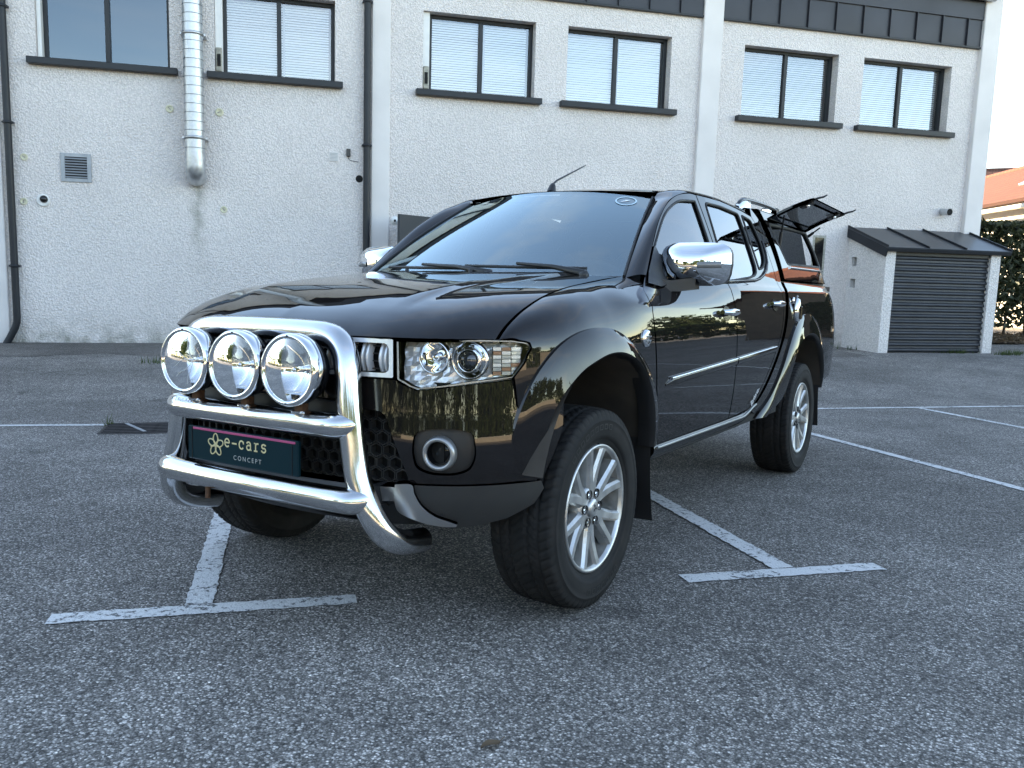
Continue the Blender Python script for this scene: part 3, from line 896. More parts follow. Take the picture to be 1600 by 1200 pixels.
# zinc cladding: single trays between standing seams
def cladding(W0, W1, first, ztop):
    xs = [W0]; x = first
    while x < W1-0.03: xs.append(x); x += 0.5355
    xs.append(W1)
    for a, b in zip(xs[:-1], xs[1:]):
        mb = MB(); z0, z1 = 5.36, 5.80
        bow = random.uniform(0.002, 0.006)
        P = [[(a+0.012+(b-a-0.024)*i/4, -0.035-bow*math.sin(math.pi*i/4)*math.sin(math.pi*j/3), z0+(z1-z0)*j/3) for j in range(4)] for i in range(5)]
        mb.grid(P)
        mb.build('cladding_tray', 'zinc', bld)
    for x in xs[1:-1]:
        MB().box((x-0.008, -0.075, 5.345), (x+0.008, -0.02, 5.812), bev=0.002).build('standing_seam', 'zinc', bld)
    MB().box((W0, -0.028, 5.335), (W1, 0.0, 6.2)).build('cladding_backing', 'zinc', bld)
    MB().box((W0, -0.062, 5.322), (W1, -0.004, 5.358), bev=0.004).build('drip_edge', 'anthracite', bld)
    MB().box((W0, -0.058, 5.815), (W1, -0.03, 6.12), bev=0.003).build('upper_flashing', 'zinc', bld)
cladding(6.502, 11.606, 7.0, 6.2)
cladding(1.08, 6.148, 1.45, 6.2)
gt = MB()
P = []
for x in (1.0, 3.0, 5.0, 7.0, 9.0, 11.0, 11.72):
    P.append([(x, -0.15+0.085*math.cos(a), 6.20+0.085*math.sin(a)) for a in [math.pi+math.pi*k/10 for k in range(11)]])
gt.grid(P)
P2 = [[(x, -0.15+0.078*math.cos(a), 6.20+0.078*math.sin(a)) for a in [2*math.pi-math.pi*k/10 for k in range(11)]] for x in (1.0, 11.72)]
gt.grid(P2)
gt.add([(11.72, -0.15+0.085*math.cos(a), 6.20+0.085*math.sin(a)) for a in [math.pi+math.pi*k/10 for k in range(11)]], [tuple(range(11))])
gt.build('gutter', 'galvanised', bld)

# downpipes
def downpipe(x, y, r, kick, brs):
    mb = MB(); pts = [(x, y, 6.4), (x, y, 0.32)]
    pts += [(x-0.004, y, 0.24), (x-0.03*kick, y, 0.16), (x-0.10*kick, y-0.01, 0.02), (x-0.15*kick, y-0.015, -0.07)] if kick else [(x, y, -0.1)]
    mb.tube(pts, r, 16)
    p = mb.build('downpipe', 'anthracite', bld)
    for z in brs:
        b = MB(); M = Matrix.Translation((x, y, z))
        b.lathe([(r+0.001, -0.02), (r+0.008, -0.02), (r+0.008, 0.02), (r+0.001, 0.02)], M, 16)
        b.box((x-r-0.022, y-0.01, z-0.012), (x+r+0.022, y+0.07, z+0.012))
        b.build('pipe_bracket', 'anthracite', p)
downpipe(-4.09, -0.095, 0.048, 1.0, (4.45, 2.95, 1.02))
downpipe(0.728, -0.085, 0.052, 0, (2.95, 5.0, 1.0))

# spiral-wound ventilation duct turning into the wall
def duct():
    x, y, r = -1.69, -0.24, 0.132
    mb = MB(); sm_ = MB(); z = 2.62
    M = Matrix.Translation((x, y, 0))
    while z < 6.6:
        dr = random.uniform(-0.0012, 0.0012)
        mb.lathe([(r+dr, z), (r+dr, z+0.114)], M, 32)
        sm_.lathe([(r-0.002, z+0.112), (r+0.004, z+0.112), (r+0.004, z+0.12), (r-0.002, z+0.12)], M, 32, smooth=False)
        z += 0.12
    d = mb.build('vent_duct', 'galvanised', bld)
    sm_.build('duct_seams', 'grey_seam', d)['kind'] = 'stuff'
    pts = [(x, y, 2.66)]+[(x, y+0.16-0.16*math.cos(a), 2.50-0.14*math.sin(a)) for a in [math.pi/2*k/8 for k in range(9)]]+[(x, 0.05, 2.36)]
    MB().tube(pts, r+0.002, 32).build('duct_elbow', 'galvanised', d)
    for z in (4.28, 2.88):
        b = MB().lathe([(r+0.004, -0.018), (r+0.016, -0.018), (r+0.016, 0.018), (r+0.004, 0.018)], Matrix.Translation((x, y, z)), 32)
        for s in (-1, 1): b.box((x+s*(r+0.02)-0.014, y, z-0.014), (x+s*(r+0.02)+0.014, 0.0, z+0.014))
        b.build('duct_clamp', 'galvanised', d)
duct()
# louvred vent
fr = MB()
vx0, vx1, vz0, vz1 = -3.475, -3.085, 2.205, 2.595
for p, q in (((vx0, -0.02, vz0), (vx0+0.055, 0.01, vz1)), ((vx1-0.055, -0.02, vz0), (vx1, 0.01, vz1)), ((vx0+0.055, -0.02, vz1-0.05), (vx1-0.055, 0.01, vz1)), ((vx0+0.055, -0.02, vz0), (vx1-0.055, 0.01, vz0+0.05))): fr.box(p, q, bev=0.003)
vent = fr.build('vent_grille', 'grey_louvre', bld)
MB().box((vx0+0.055, -0.006, vz0+0.05), (vx1-0.055, -0.003, vz1-0.05)).build('backing', 'dark_hole', vent)
for i in range(8):
    MB().box((vx0+0.056, -0.018, -0.003), (vx1-0.056, 0.018, 0.003), Matrix.Translation((0, -0.014, vz0+0.068+i*0.036))@Matrix.Rotation(R(38), 4, 'X')).build('louvre', 'grey_louvre', vent)
for W, z, r in ((-2.04, 3.29, 0.054), (-1.37, 3.29, 0.058), (-3.93, 2.51, 0.048), (-3.96, 1.91, 0.048), (-1.33, 1.915, 0.05)):
    Mx = Matrix.Translation((W, 0, z))@Matrix.Rotation(R(90), 4, 'X')
    o = MB().lathe([(0.0, 0.010), (r*0.62, 0.010), (r*0.70, 0.018), (r*0.95, 0.018), (r, 0.010), (r, 0.0)], Mx, 24).build('wall_rosette', 'cream_pvc', bld)
    MB().box((-0.008, -0.016, -0.028), (0.008, -0.0105, 0.020), Matrix.Translation((W, 0, z))@Matrix.Rotation(random.uniform(0, 3), 4, 'Y')).build('slot', 'dirty_box', o)
Mx = Matrix.Translation((-3.715, 0, 1.935))@Matrix.Rotation(R(90), 4, 'X')
dc = MB().lathe([(0.0, 0.02), (0.055, 0.02), (0.075, 0.03), (0.085, 0.015), (0.085, 0)], Mx, 28).build('dome_camera', 'white_pvc', bld)
MB().lathe([(0.052*math.sin(a), 0.022+0.05*math.cos(a)) for a in [math.pi/2*k/8 for k in range(9)]], Matrix.Translation((-3.715+0.012, 0, 1.95))@Matrix.Rotation(R(90), 4, 'X'), 20).build('dome', 'black_gloss', dc)
sv = MB().box((0.175, -0.012, 2.695), (0.315, 0.0, 2.835), bev=0.003).build('small_vent', 'pilaster_paint', bld)
for i in range(6): MB().box((0.188, -0.016, 2.708+i*0.02), (0.302, -0.0125, 2.716+i*0.02)).build('louvre', 'grey_louvre', sv)
jb = MB().box((0.43, -0.045, 2.775), (0.49, 0.0, 2.89), bev=0.006).build('sensor_box', 'grey_plastic', bld)
MB().tube([(0.46, -0.02, 2.775), (0.463, -0.018, 2.74), (0.49, -0.012, 2.722), (0.56, -0.008, 2.712), (0.61, -0.006, 2.71)], 0.004, 6).build('cable', 'black_plastic', jb)
MB().lathe([(0.0, 0.004), (0.05, 0.004), (0.055, 0.0)], Matrix.Translation((0.625, 0, 2.46))@Matrix.Rotation(R(90), 4, 'X'), 20).build('core_hole', 'dark_hole', bld)
# flue stub over the shed
fs = MB().tube([(11.16, 0.02, 2.44), (11.16, -0.20, 2.425)], 0.062, 20, caps=False).build('flue_pipe', 'galvanised', bld)
MB().tube([(11.16, 0.02, 2.44), (11.16, -0.198, 2.425)], 0.054, 20).build('flue_bore', 'dark_hole', fs)
# small recessed window beside the shed
nb = MB()
for p, q in (((8.52, -0.006, 0.95), (8.56, 0.03, 1.92)), ((8.74, -0.006, 0.95), (8.78, 0.03, 1.92)), ((8.56, -0.006, 1.88), (8.74, 0.03, 1.92)), ((8.56, -0.006, 0.95), (8.74, 0.03, 0.99))): nb.box(p, q)
nbo = nb.build('narrow_window', 'dirty_box', bld)
MB().box((8.56, -0.002, 0.99), (8.74, 0.0, 1.88)).build('pane', 'black_gloss', nbo)
# dark door leaf standing open, mostly hidden by the cab
dl = MB().box((0, -0.022, 0.0), (0.90, 0.022, 1.90), Matrix.Translation((1.80, -0.04, 0.03))@Matrix.Rotation(R(180+43), 4, 'Z'), bev=0.004).build('open_door_leaf', 'door_navy', bld)
MB().box((1.76, -0.03, 1.86), (2.9, -0.002, 1.98), bev=0.004).build('lintel_trim', 'grey_louvre', bld)
MB().box((1.83, -0.012, 0.0), (2.8, -0.003, 1.86)).build('doorway', 'dark_hole', bld)
wlmp = MB().lathe([(0.0, 0.035), (0.03, 0.035), (0.035, 0.03), (0.035, 0.012), (0.062, 0.010), (0.066, 0.0)], Matrix.Translation((1.165, 0, 1.86))@Matrix.Rotation(R(90), 4, 'X'), 24).build('wall_lamp', 'white_pvc', bld)
MB().lathe([(0.0, 0.045), (0.018, 0.045), (0.02, 0.0355)], Matrix.Translation((1.165, 0, 1.86))@Matrix.Rotation(R(90), 4, 'X'), 16).build('lamp_glass', 'black_gloss', wlmp)

# ------------------------------------------------------------------ lean-to shed
shed = empty('lean_to_shed', Matrix.Translation(Vector(wn(9.27, 10)))@Matrix.Rotation(WA, 4, 'Z'))
props(shed, 'small white lean-to shed with dark slatted shutter against the wall', 'shed')
SD, SW = 1.0, 2.34
zb = -0.25
# left wall with sloping top and two block openings
def shed_side(x0, x1, holes):
    mb = MB()
    def top(y): return 2.04-0.33*(y/SD)
    ys = [0.0]+[h for q in holes for h in q[:2]]+[SD]
    ys = sorted(set(ys))
    zs = sorted({zb}|{z for q in holes for z in q[2:]})
    for x in (x0, x1):
        for i in range(len(ys)-1):
            for j in range(len(zs)):
                if j < len(zs)-1:
                    za, zc = (zs[j], zs[j]), (zs[j+1], zs[j+1])
                    if any(abs(q[0]-ys[i]) < 1e-6 and abs(q[2]-zs[j]) < 1e-6 for q in holes): continue
                else:
                    za, zc = (zs[j], zs[j]), (top(ys[i]), top(ys[i+1]))
                v = [(x, -ys[i], za[0]), (x, -ys[i+1], za[1]), (x, -ys[i+1], zc[1]), (x, -ys[i], zc[0])]
                mb.add(v, [(0, 1, 2, 3)])
    for q in holes:
        a, b, c, d = q
        for p1, p2 in (((a, c), (b, c)), ((b, c), (b, d)), ((b, d), (a, d)), ((a, d), (a, c))):
            mb.add([(x0, -p1[0], p1[1]), (x0, -p2[0], p2[1]), (x1, -p2[0], p2[1]), (x1, -p1[0], p1[1])], [(0, 1, 2, 3)])
    mb.add([(x0, -SD, zb), (x1, -SD, zb), (x1, -SD, top(SD)), (x0, -SD, top(SD))], [(0, 1, 2, 3)])
    return mb
shed_side(0.0, 0.19, [(0.10, 0.24, 1.40, 1.56), (0.10, 0.24, 1.02, 1.18)]).build('side_wall', 'roughcast_shed', shed)
shed_side(SW-0.20, SW, []).build('side_wall', 'roughcast_shed', shed)
th = math.atan2(0.33, 1.0)
RM = Matrix.Translation((0, 0.02, 2.075))@Matrix.Rotation(th, 4, 'X')
rf = MB().box((-0.06, -1.17, 0.0), (SW+0.14, 0.0, 0.02), RM, bev=0.004).build('roof', 'shed_roof', shed)
for x in (-0.05, 0.76, 1.52, SW+0.13):
    MB().box((x-0.011, -1.168, 0.0205), (x+0.011, -0.002, 0.052), RM, bev=0.003).build('roof_seam', 'anthracite', rf)
MB().box((-0.062, -1.172, -0.15), (-0.03, -0.02, -0.001), RM, bev=0.003).build('verge_board', 'anthracite', rf)
MB().box((-0.03, -1.172, -0.055), (SW+0.14, -1.15, -0.001), RM, bev=0.003).build('eaves_board', 'anthracite', rf)
MB().box((0.19, -SD+0.03, 1.60), (SW-0.20, -SD+0.075, 1.665)).build('shutter_head', 'anthracite', shed)
z = -0.04; i = 0
while z < 1.56:
    hh = 0.098
    pr = [(-0.0, 0.0), (-0.030, 0.012), (-0.034, 0.030), (-0.030, 0.046), (-0.004, 0.066), (-0.002, hh-0.002)]
    mb = MB(); jit = random.uniform(-0.003, 0.003)
    P = [[(x, -SD+0.075+a+jit, z+b) for a, b in pr] for x in (0.192, SW-0.202)]
    mb.grid(P, smooth=False)
    mb.build('shutter_slat', 'shed_slat', shed); z += hh; i += 1
MB().box((0.19, -SD+0.085, -0.1), (SW-0.20, -SD+0.10, 1.62)).build('shutter_backing', 'dark_hole', shed)

# ------------------------------------------------------------------ leaves
def leaf_cloud(n, sampler, size, aspect=0.55, flat=0.0):
    v = []; f = []
    for i in range(n):
        c = sampler()
        if c is None: continue
        d = rng.normal(size=3); d /= np.linalg.norm(d)
        e = np.cross(d, rng.normal(size=3)); e /= np.linalg.norm(e)
        if flat: d[2] *= 1-flat; e[2] *= 1-flat
        s = size*rng.uniform(0.6, 1.4); k = len(v)
        nrm = np.cross(d, e)*0.12*s
        v += [c-d*s*0.5, c+e*s*aspect*0.5+nrm, c+d*s*0.5, c-e*s*aspect*0.5+nrm]
        f += [(k, k+1, k+2), (k, k+2, k+3)]
    return v, f

def hedge():
    root = empty('hedge', Matrix.Translation(Vector(gpt(12.4, 12.2))))
    props(root, 'tall dark clipped hedge beyond the corner of the building', 'hedge')
    o = np.array(gpt(12.4, 12.2))
    def samp():
        w = rng.uniform(-0.6, 9.0); h = rng.uniform(0.25, 2.58); t = rng.uniform(0, 1)
        if h < 0.75 and rng.uniform() < 0.55: return None
        n = rng.choice([-0.42, 0.42])+rng.normal()*0.13 if t < 0.72 else rng.uniform(-0.4, 0.4)
        top = 2.54+0.08*math.sin(w*2.1)+0.05*math.sin(w*7)
        if t > 0.86: h = top+rng.normal()*0.05
        # thin places
        hole = math.sin(w*2.6+1.3)*math.sin(h*4.1+w)
        if hole > 0.86 and rng.uniform() < 0.8: return None
        return WV*w+NV*n+np.array([0, 0, min(h, top)])
    v, f = leaf_cloud(30000, samp, 0.13)
    mesh_obj('foliage', v, f, 'hedge_leaf', root)['kind'] = 'stuff'
    mb = MB()
    for i in range(16):
        w = -0.4+0.6*i; b = WV*w; p = [b+np.array([0, 0, -0.1])]
        for k in range(1, 5): p.append(b+WV*rng.normal()*0.08*k+NV*rng.normal()*0.06*k+np.array([0, 0, 0.5*k]))
        mb.tube(p, [0.03, 0.025, 0.02, 0.012, 0.006], 6)
    mb.build('stems', 'bark', root)
hedge()
# leaf litter under the hedge
sheet('hedge_bed', [12.3, 13.2, 14.2, 15.5, 17, 19, 21.5], [10.75, 11.1, 11.6, 12.2, 13.2], 0.03, 'litter')
def samp_l():
    w, n = rng.uniform(12.3, 18), rng.uniform(10.6, 12.8)
    return np.array(gpt(w, n, 0.035+abs(rng.normal())*0.035))
v, f = leaf_cloud(6000, samp_l, 0.085, 0.7, 0.55)
lo = mesh_obj('fallen_leaves', v, f, 'dry_leaf')
props(lo, 'brown fallen leaves lying under the hedge', 'fallen leaves', None, 'stuff')
# low weeds where the shed meets the tarmac
def weeds(name, spots, label):
    vv = []; ff = []
    for W, N, s, k in spots:
        for _ in range(k):
            c = np.array(gpt(W+rng.normal()*s, N+rng.normal()*s*0.4)); h = rng.uniform(0.03, 0.11); a = rng.uniform(0, 6.3)
            d = np.array([math.cos(a), math.sin(a), 0]); n = len(vv); t = c+d*h*rng.uniform(0.1, 0.7)+np.array([0, 0, h])
            e = np.cross(d, [0, 0, 1])*0.007
            vv += [c-e, c+e, t]; ff.append((n, n+1, n+2))
    o = mesh_obj(name, vv, ff, 'tree_leaf')
    props(o, label, 'weeds', None, 'stuff')
weeds('weed_tufts', [(11.75, 8.75, 0.12, 160), (10.9, 9.02, 0.15, 130), (9.2, 9.6, 0.2, 40), (-1.95, 7.75, 0.12, 50), (-1.84, 3.90, 0.025, 14), (12.2, 8.9, 0.2, 90)], 'small green weed tufts growing in cracks of the tarmac by the shed')

# ------------------------------------------------------------------ neighbouring house on the right
def house(name, base, ang, L, D, eave, ridge, label, roof='clay_tile', hip=0.0, sky_l=None):
    M = Matrix.Translation(Vector(base))@Matrix.Rotation(ang, 4, 'Z')      # local x along the eave, y = depth away, z up
    root = empty(name, M)
    props(root, label, 'house')
    w = MB().box((0.3, 0.35, -0.6), (L-0.3, D-0.35, eave))
    w.add([(0.3, 0.35, eave), (0.3, D-0.35, eave), (0.3, D/2, ridge-0.1)], [(0, 1, 2)])
    w.add([(L-0.3, 0.35, eave), (L-0.3, D/2, ridge-0.1), (L-0.3, D-0.35, eave)], [(0, 1, 2)])
    w.build('wall', 'house_wall', root)
    for x in (0.285, L-0.285):  # brown boards added to darken the bright gable where the truck mirrors it
        MB().add([(x, 0.36, -0.5), (x, D-0.36, -0.5), (x, D-0.36, eave), (x, D/2, ridge-0.12), (x, 0.36, eave)], [(0, 1, 2, 3, 4)]).build('gable_darkener', 'gable_dark_brown', root)
    pt = math.atan2(ridge-eave, D/2); SL = (D/2)/math.cos(pt)+0.35
    for s in (0, 1):
        RM = (Matrix.Translation((0, -0.30, eave-0.30*math.tan(pt))) if s == 0 else Matrix.Translation((L, D+0.30, eave-0.30*math.tan(pt)))@Matrix.Rotation(math.pi, 4, 'Z'))@Matrix.Rotation(pt, 4, 'X')
        r = MB().box((0, 0, 0), (L, SL, 0.09)).build('roof', roof, root)
        r.matrix_local = RM
        if s == 0 and sky_l:
            a, b, c, d = sky_l
            k = MB().box((a, c, 0.092), (b, d, 0.16), bev=0.01).build('skylight', 'galvanised', r)
            MB().box((a+0.06, c+0.06, 0.161), (b-0.06, d-0.06, 0.168)).build('pane', 'black_gloss', k)
    MB().box((0, -0.42, eave-0.35), (L, -0.30, eave-0.24), bev=0.02).build('gutter', 'soffit', root)
    MB().tube([(0, D/2, ridge+0.07), (L, D/2, ridge+0.07)], 0.11, 8).build('ridge_tiles', roof, root)
    for x in (2.2, 5.6, 9.0, 12.4):
        if x < L-1.5:
            f = MB().box((x, 0.30, 0.9), (x+1.1, 0.349, 2.1), bev=0.01).build('window', 'white_pvc', root)
            MB().box((x+0.07, 0.285, 0.97), (x+1.03, 0.299, 2.03)).build('pane', 'black_gloss', f)
    return root
e0 = wn(20.3, 19.6); e1 = wn(18.7, 15.8)
ea = math.atan2((e1-e0)[1], (e1-e0)[0])
du = (e1-e0)/np.linalg.norm(e1-e0)
house('neighbour_house', e0-du*6.0+np.array([0, 0, -0.1]), ea, 13.6, 5.6, 3.55, 5.05, 'house with sunlit orange clay tile roof beyond the hedge at the right edge', sky_l=(8.0, 10.1, 1.25, 2.2))
house('rear_house', e0-du*16.0+wn(7.5, 3.0, 0.0), ea+R(68), 14, 8, 4.6, 7.4, 'house with dark brown roof rising behind the orange roof', roof='brown_tile')

# one dry leaf on the tarmac in front of the camera
lp = gpt(0.0, -1.49, 0.004)
lm_ = MB(); P = []
for t in np.linspace(0, 1, 9):
    hw = 0.012*math.sin(math.pi*t)**0.8*(1+0.25*math.sin(t*25)); x = (t-0.5)*0.062
    P.append([(x, -hw, 0.006+0.006*math.sin(t*5)), (x, 0, 0.001+0.004*math.sin(t*5)), (x, hw, 0.007+0.004*math.sin(t*4))])
lm_.grid(P).tube([(0.03, 0, 0.004), (0.047, 0.003, 0.008)], 0.0012, 5)
lf = lm_.build('fallen_leaf', 'dry_leaf'); lf.location = lp; lf.rotation_euler = (0, 0, R(70))
props(lf, 'single curled dry brown leaf lying on the tarmac in the foreground', 'leaf')
# ------------------------------------------------------------------ what stands behind the camera (seen mirrored in chrome, paint and glass)
TREES = []
def tree_proto(h, r, n, size):
    root = empty('tree')
    lobes = []
    for k in range(11):
        a = rng.uniform(0, 2*math.pi); rr = r*rng.uniform(0.10, 0.66)
        lobes.append((np.array([rr*math.cos(a), rr*math.sin(a), h*rng.uniform(0.30, 0.84)]), r*rng.uniform(0.36, 0.58)))
    def samp():
        c, q = lobes[rng.integers(len(lobes))]
        d = rng.normal(size=3); d /= np.linalg.norm(d)
        return c+d*q*rng.uniform(0.5, 1.05)
    v, f = leaf_cloud(n, samp, size)
    mesh_obj('crown', v, f, 'tree_leaf', root)['kind'] = 'stuff'
    mb = MB().tube([(0, 0, -0.3), (0.05, 0.02, h*0.25), (0.0, 0.1, h*0.55), (0.02, 0.05, h*0.8)], [0.16, 0.13, 0.09, 0.03], 8)
    for c, q in lobes[:5]: mb.tube([(0, 0.03, h*0.3), tuple(c*0.6+np.array([0, 0, h*0.15])), tuple(c)], [0.07, 0.05, 0.02], 6)
    mb.build('trunk', 'bark', root)
    return root
PROTO = [tree_proto(7.0, 3.6, 2600, 0.62), tree_proto(6.0, 3.0, 2200, 0.58), tree_proto(8.0, 3.4, 2600, 0.62)]
USED = [False]*3
def tree(W, N, k, sc_, label):
    t = PROTO[k] if not USED[k] else copy_tree(PROTO[k]); USED[k] = True
    t.matrix_world = Matrix.Translation(Vector(gpt(W, N)))@Matrix.Rotation(rng.uniform(0, 6.28), 4, 'Z')@Matrix.Scale(sc_, 4)
    props(t, label, 'tree', 'trees around the car park')
back = [(-33, -24, 1, 1.0, 'leftmost'), (-27, -28, 0, 1.0, 'second from the left'), (-21, -27, 2, 0.9, 'third from the left'), (-15.5, -29, 0, 1.1, 'fourth from the left'), (-10, -27, 1, 1.1, 'fifth from the left'), (-4.5, -30, 2, 1.05, 'sixth from the left'), (1.0, -28, 0, 0.9, 'seventh from the left'), (6.5, -30, 1, 1.3, 'eighth from the left'), (12, -29, 2, 1.0, 'ninth from the left'), (18, -30, 0, 1.15, 'tenth from the left'), (24, -27, 1, 1.1, 'eleventh from the left'), (30, -25, 2, 0.8, 'rightmost')]
for W, N, k, q, w in back: tree(W, N, k, q, 'green tree in the row behind the photographer, '+w+' of the row')
tree(37, -9, 0, 0.42, 'small round green tree beyond the right boundary hedge, nearer the photographer')
tree(41, 1, 1, 0.42, 'small green tree beyond the right boundary hedge, nearer the house')
tree(44, 8, 2, 0.42, 'small added green screening tree beyond the right boundary hedge, farthest from the photographer')  # this and the next four trees are added to cover yellow low sky in reflections
tree(38, 16, 0, 0.5, 'added green screening tree beyond the right boundary hedge, level with the orange-roofed house')
tree(42, 23, 1, 0.9, 'added green screening tree beyond the right boundary hedge, behind the orange-roofed house')
tree(36, -18, 2, 0.6, 'added green screening tree beyond the right boundary hedge, at its near corner')
tree(40, -3, 2, 0.36, 'narrow added green screening tree beyond the right boundary hedge, midway along it')
tree(-33, -10, 2, 1.0, 'green tree beyond the left boundary hedge, nearer the photographer')
tree(-34, 0, 0, 1.0, 'green tree beyond the left boundary hedge, nearer the building')

def long_hedge(name, W0, N0, W1, N1, h, label, n=7000):
    o = np.array(gpt(W0, N0)); root = empty(name, Matrix.Translation(Vector(o)))
    props(root, label, 'hedge')
    d = np.array(wn(W1-W0, N1-N0)); L = np.linalg.norm(d); u = d/L; s = np.array([-u[1], u[0], 0])
    def samp():
        t = rng.uniform(0, L); q = rng.uniform()
        z = rng.uniform(0.05, h) if q < 0.7 else h+rng.normal()*0.08
        w = rng.choice([-0.5, 0.5])+rng.normal()*0.1 if q < 0.7 else rng.uniform(-0.5, 0.5)
        return u*t+s*w+np.array([0, 0, z*(1+0.12*math.sin(t*1.3))])
    v, f = leaf_cloud(n, samp, 0.34)
    mesh_obj('foliage', v, f, 'tree_leaf', root)['kind'] = 'stuff'
long_hedge('boundary_hedge', -30, -23.5, 30, -23.0, 2.3, 'long green boundary hedge behind the photographer', 15000)
long_hedge('boundary_hedge', 30, -22.5, 30, 30, 1.5, 'long green boundary hedge along the right side of the car park', 14000)
long_hedge('boundary_hedge', -29, -22.5, -29, 8.5, 2.0, 'long green boundary hedge along the left side of the car park', 7000)

def low_wall(W0, N0, W1, N1, h, label):
    a, b = np.array(gpt(W0, N0)), np.array(gpt(W1, N1)); d = b-a; L = np.linalg.norm(d[:2])
    M = Matrix.Translation(Vector(a))@Matrix.Rotation(math.atan2(d[1], d[0]), 4, 'Z')
    root = empty('garden_wall', M); props(root, label, 'wall')
    MB().box((0, -0.10, -0.4), (L, 0.10, h)).build('wall', 'concrete_pale', root)
    MB().box((-0.03, -0.14, h+0.001), (L+0.03, 0.14, h+0.06), bev=0.01).build('coping', 'white_pvc', root)
low_wall(-22, -21.5, 22, -21.5, 0.75, 'low pale garden wall behind the photographer')
low_wall(26.8, -20, 26.8, 8.0, 0.7, 'low pale wall along the right side of the car park')
house('opposite_house', wn(20, -38, 0.1), WA+math.pi-R(6), 13, 8, 3.0, 5.6, 'house with orange roof opposite the building behind the photographer')
# ================================================================== THE TRUCK (truck coordinates)
GM = Matrix([list(G[0])+[0], list(G[1])+[0], list(G[2])+[0], [0, 0, 0, 1]])
truck = empty('pickup_truck', GM)
props(truck, 'black double-cab pickup truck with chrome bull bar, three spot lamps and open canopy hatch', 'pickup truck')

out_side = lambda p: (1, 0, 0.15)
out_front = lambda p: (p[0]*0.6, -1, 0.1)
out_up = lambda p: (0, -0.2, 1)

secx = spl([.42, .50, .60, .75, .90, 1.0, 1.1, 1.18, 1.24], [.838, .855, .871, .884, .885, .879, .863, .838, .806])
wid = spl([-.6, -.55, -.5, -.4, -.3, -.2, 0, .5, 1.5, 2.5, 3.4, 3.75, 3.9, 4.0, 4.06, 4.10, 4.13], [-.22, -.165, -.118, -.058, -.02, -.004, .002, 0, -.003, -.004, -.008, -.014, -.026, -.048, -.085, -.14, -.22])
wg = spl([.3, .45, .7, 1.0, 1.3, 1.6], [-.085, -.072, -.048, -.026, -.009, 0])
def Xs(y, z):
    a = secx(min(z, 1.24)); t = z-1.21; b = .812-.36*t-.10*t*t
    k = min(max((z-1.18)/.06, 0), 1); k = k*k*(3-2*k)
    k2 = min(max((z-1.08)/.12, 0), 1); k2 = k2*k2*(3-2*k2)      # the cab narrows towards the windscreen
    return float(a*(1-k)+b*k+wid(y)+wg(y)*k2)
def side(y, z): return (Xs(y, z), y, z)
def side_p(pts, off=0.0): return on(side, pts, off, out_side)

# hood: height as a function of the distance behind its leading edge
Eh = spl([0, .30, .50, .65, .745, .80, .86], [-.735, -.722, -.687, -.608, -.502, -.41, -.27])
hh_ = spl([-.02, 0, .03, .10, .20, .30, .50, .70, 1.05, 1.30], [.955, .978, 1.004, 1.046, 1.084, 1.111, 1.144, 1.165, 1.199, 1.215])
def sstep(t): t = min(max(t, 0), 1); return t*t*(3-2*t)
def Hz(x, y):
    ax = abs(x); z = float(hh_(y-Eh(ax)))
    # raised centre with two soft creases that close towards the nose
    wc = .40+.10*(y+.7)/1.2
    z += .013*sstep((wc+.035-ax)/.07)*sstep((y+.62)/.30)
    return z
def hood_s(x, y): return (x, y, Hz(x, y))
xh = spl([-.502, -.40, -.20, .18, .55], [.745, .745, .735, .700, .683])

# nose: plan outline wrapped round the corner, u = arc length from the centre line
OUTP = np.array(crom([(-.3, -.728), (0, -.74), (.2, -.732), (.4, -.706), (.55, -.662), (.68, -.585), (.78, -.475), (.845, -.345), (.875, -.2), (.885, 0), (.886, .2)], 10)[10:])
OUTL = np.concatenate([[0], np.cumsum(np.hypot(*np.diff(OUTP, axis=0).T))])
o_z = spl([.33, .38, .45, .53, .62, .75, .86, .93, .98], [.10, .060, .022, .002, -.008, 0, .007, .011, .013])
OXf = spl(OUTL, OUTP[:, 0]); OYf = spl(OUTL, OUTP[:, 1])
def nose(u, z):
    s = 1 if u >= 0 else -1; a = abs(u)
    x = float(OXf(a)); y = float(OYf(a))
    e = .02; a0, a1 = max(a-e, 0), a+e
    tx = float(OXf(a1)-OXf(a0)); ty = float(OYf(a1)-OYf(a0))
    if a < e: ty *= a/e
    l = math.hypot(tx, ty); nx, ny = ty/l, -tx/l
    o = float(o_z(z))
    return (s*(x-nx*o), y-ny*o, z)
def ux(x): return math.copysign(float(np.interp(abs(x), OUTP[:, 0], OUTL)), x)
def nz(pts): return [(ux(x), z) for x, z in pts]

def both(name, outline, fn, mat, parent, **k):
    a = panel(name, outline, fn, mat, parent, **k)
    b = panel(name, outline, fn, mat, parent, mir=True, **k)
    return a, b

pbr('lamp_pan', (0.90, 0.90, 0.91), 0.22, 0.3, coat=1.0)
pbr('bar_silver', (0.74, 0.75, 0.77), 0.25, 0.35, coat=0.6)
pbr('satin_chrome', (0.86, 0.87, 0.89), 0.16, 1.0, rvar=0.05, vscale=20)
pbr('lamp_white', (0.66, 0.66, 0.68), 0.12, 0.3, coat=1.0)
# ---------------------------------------------------------------- hood and wings
hood_out = [(x, float(Eh(abs(x)))) for x in np.linspace(-.741, .741, 41)]
hood_out += [(float(xh(y))-.004, y) for y in np.linspace(-.48, .44, 24)]
hood_out += [(x, .475-.07*(1-(x/.68)**2)) for x in np.linspace(.682, -.682, 21)]
hood_out += [(-float(xh(y))+.004, y) for y in np.linspace(.44, -.48, 24)]
hood = panel('hood', hood_out, hood_s, 'car_paint', truck, step=.028, depth=.02, hint=out_up)

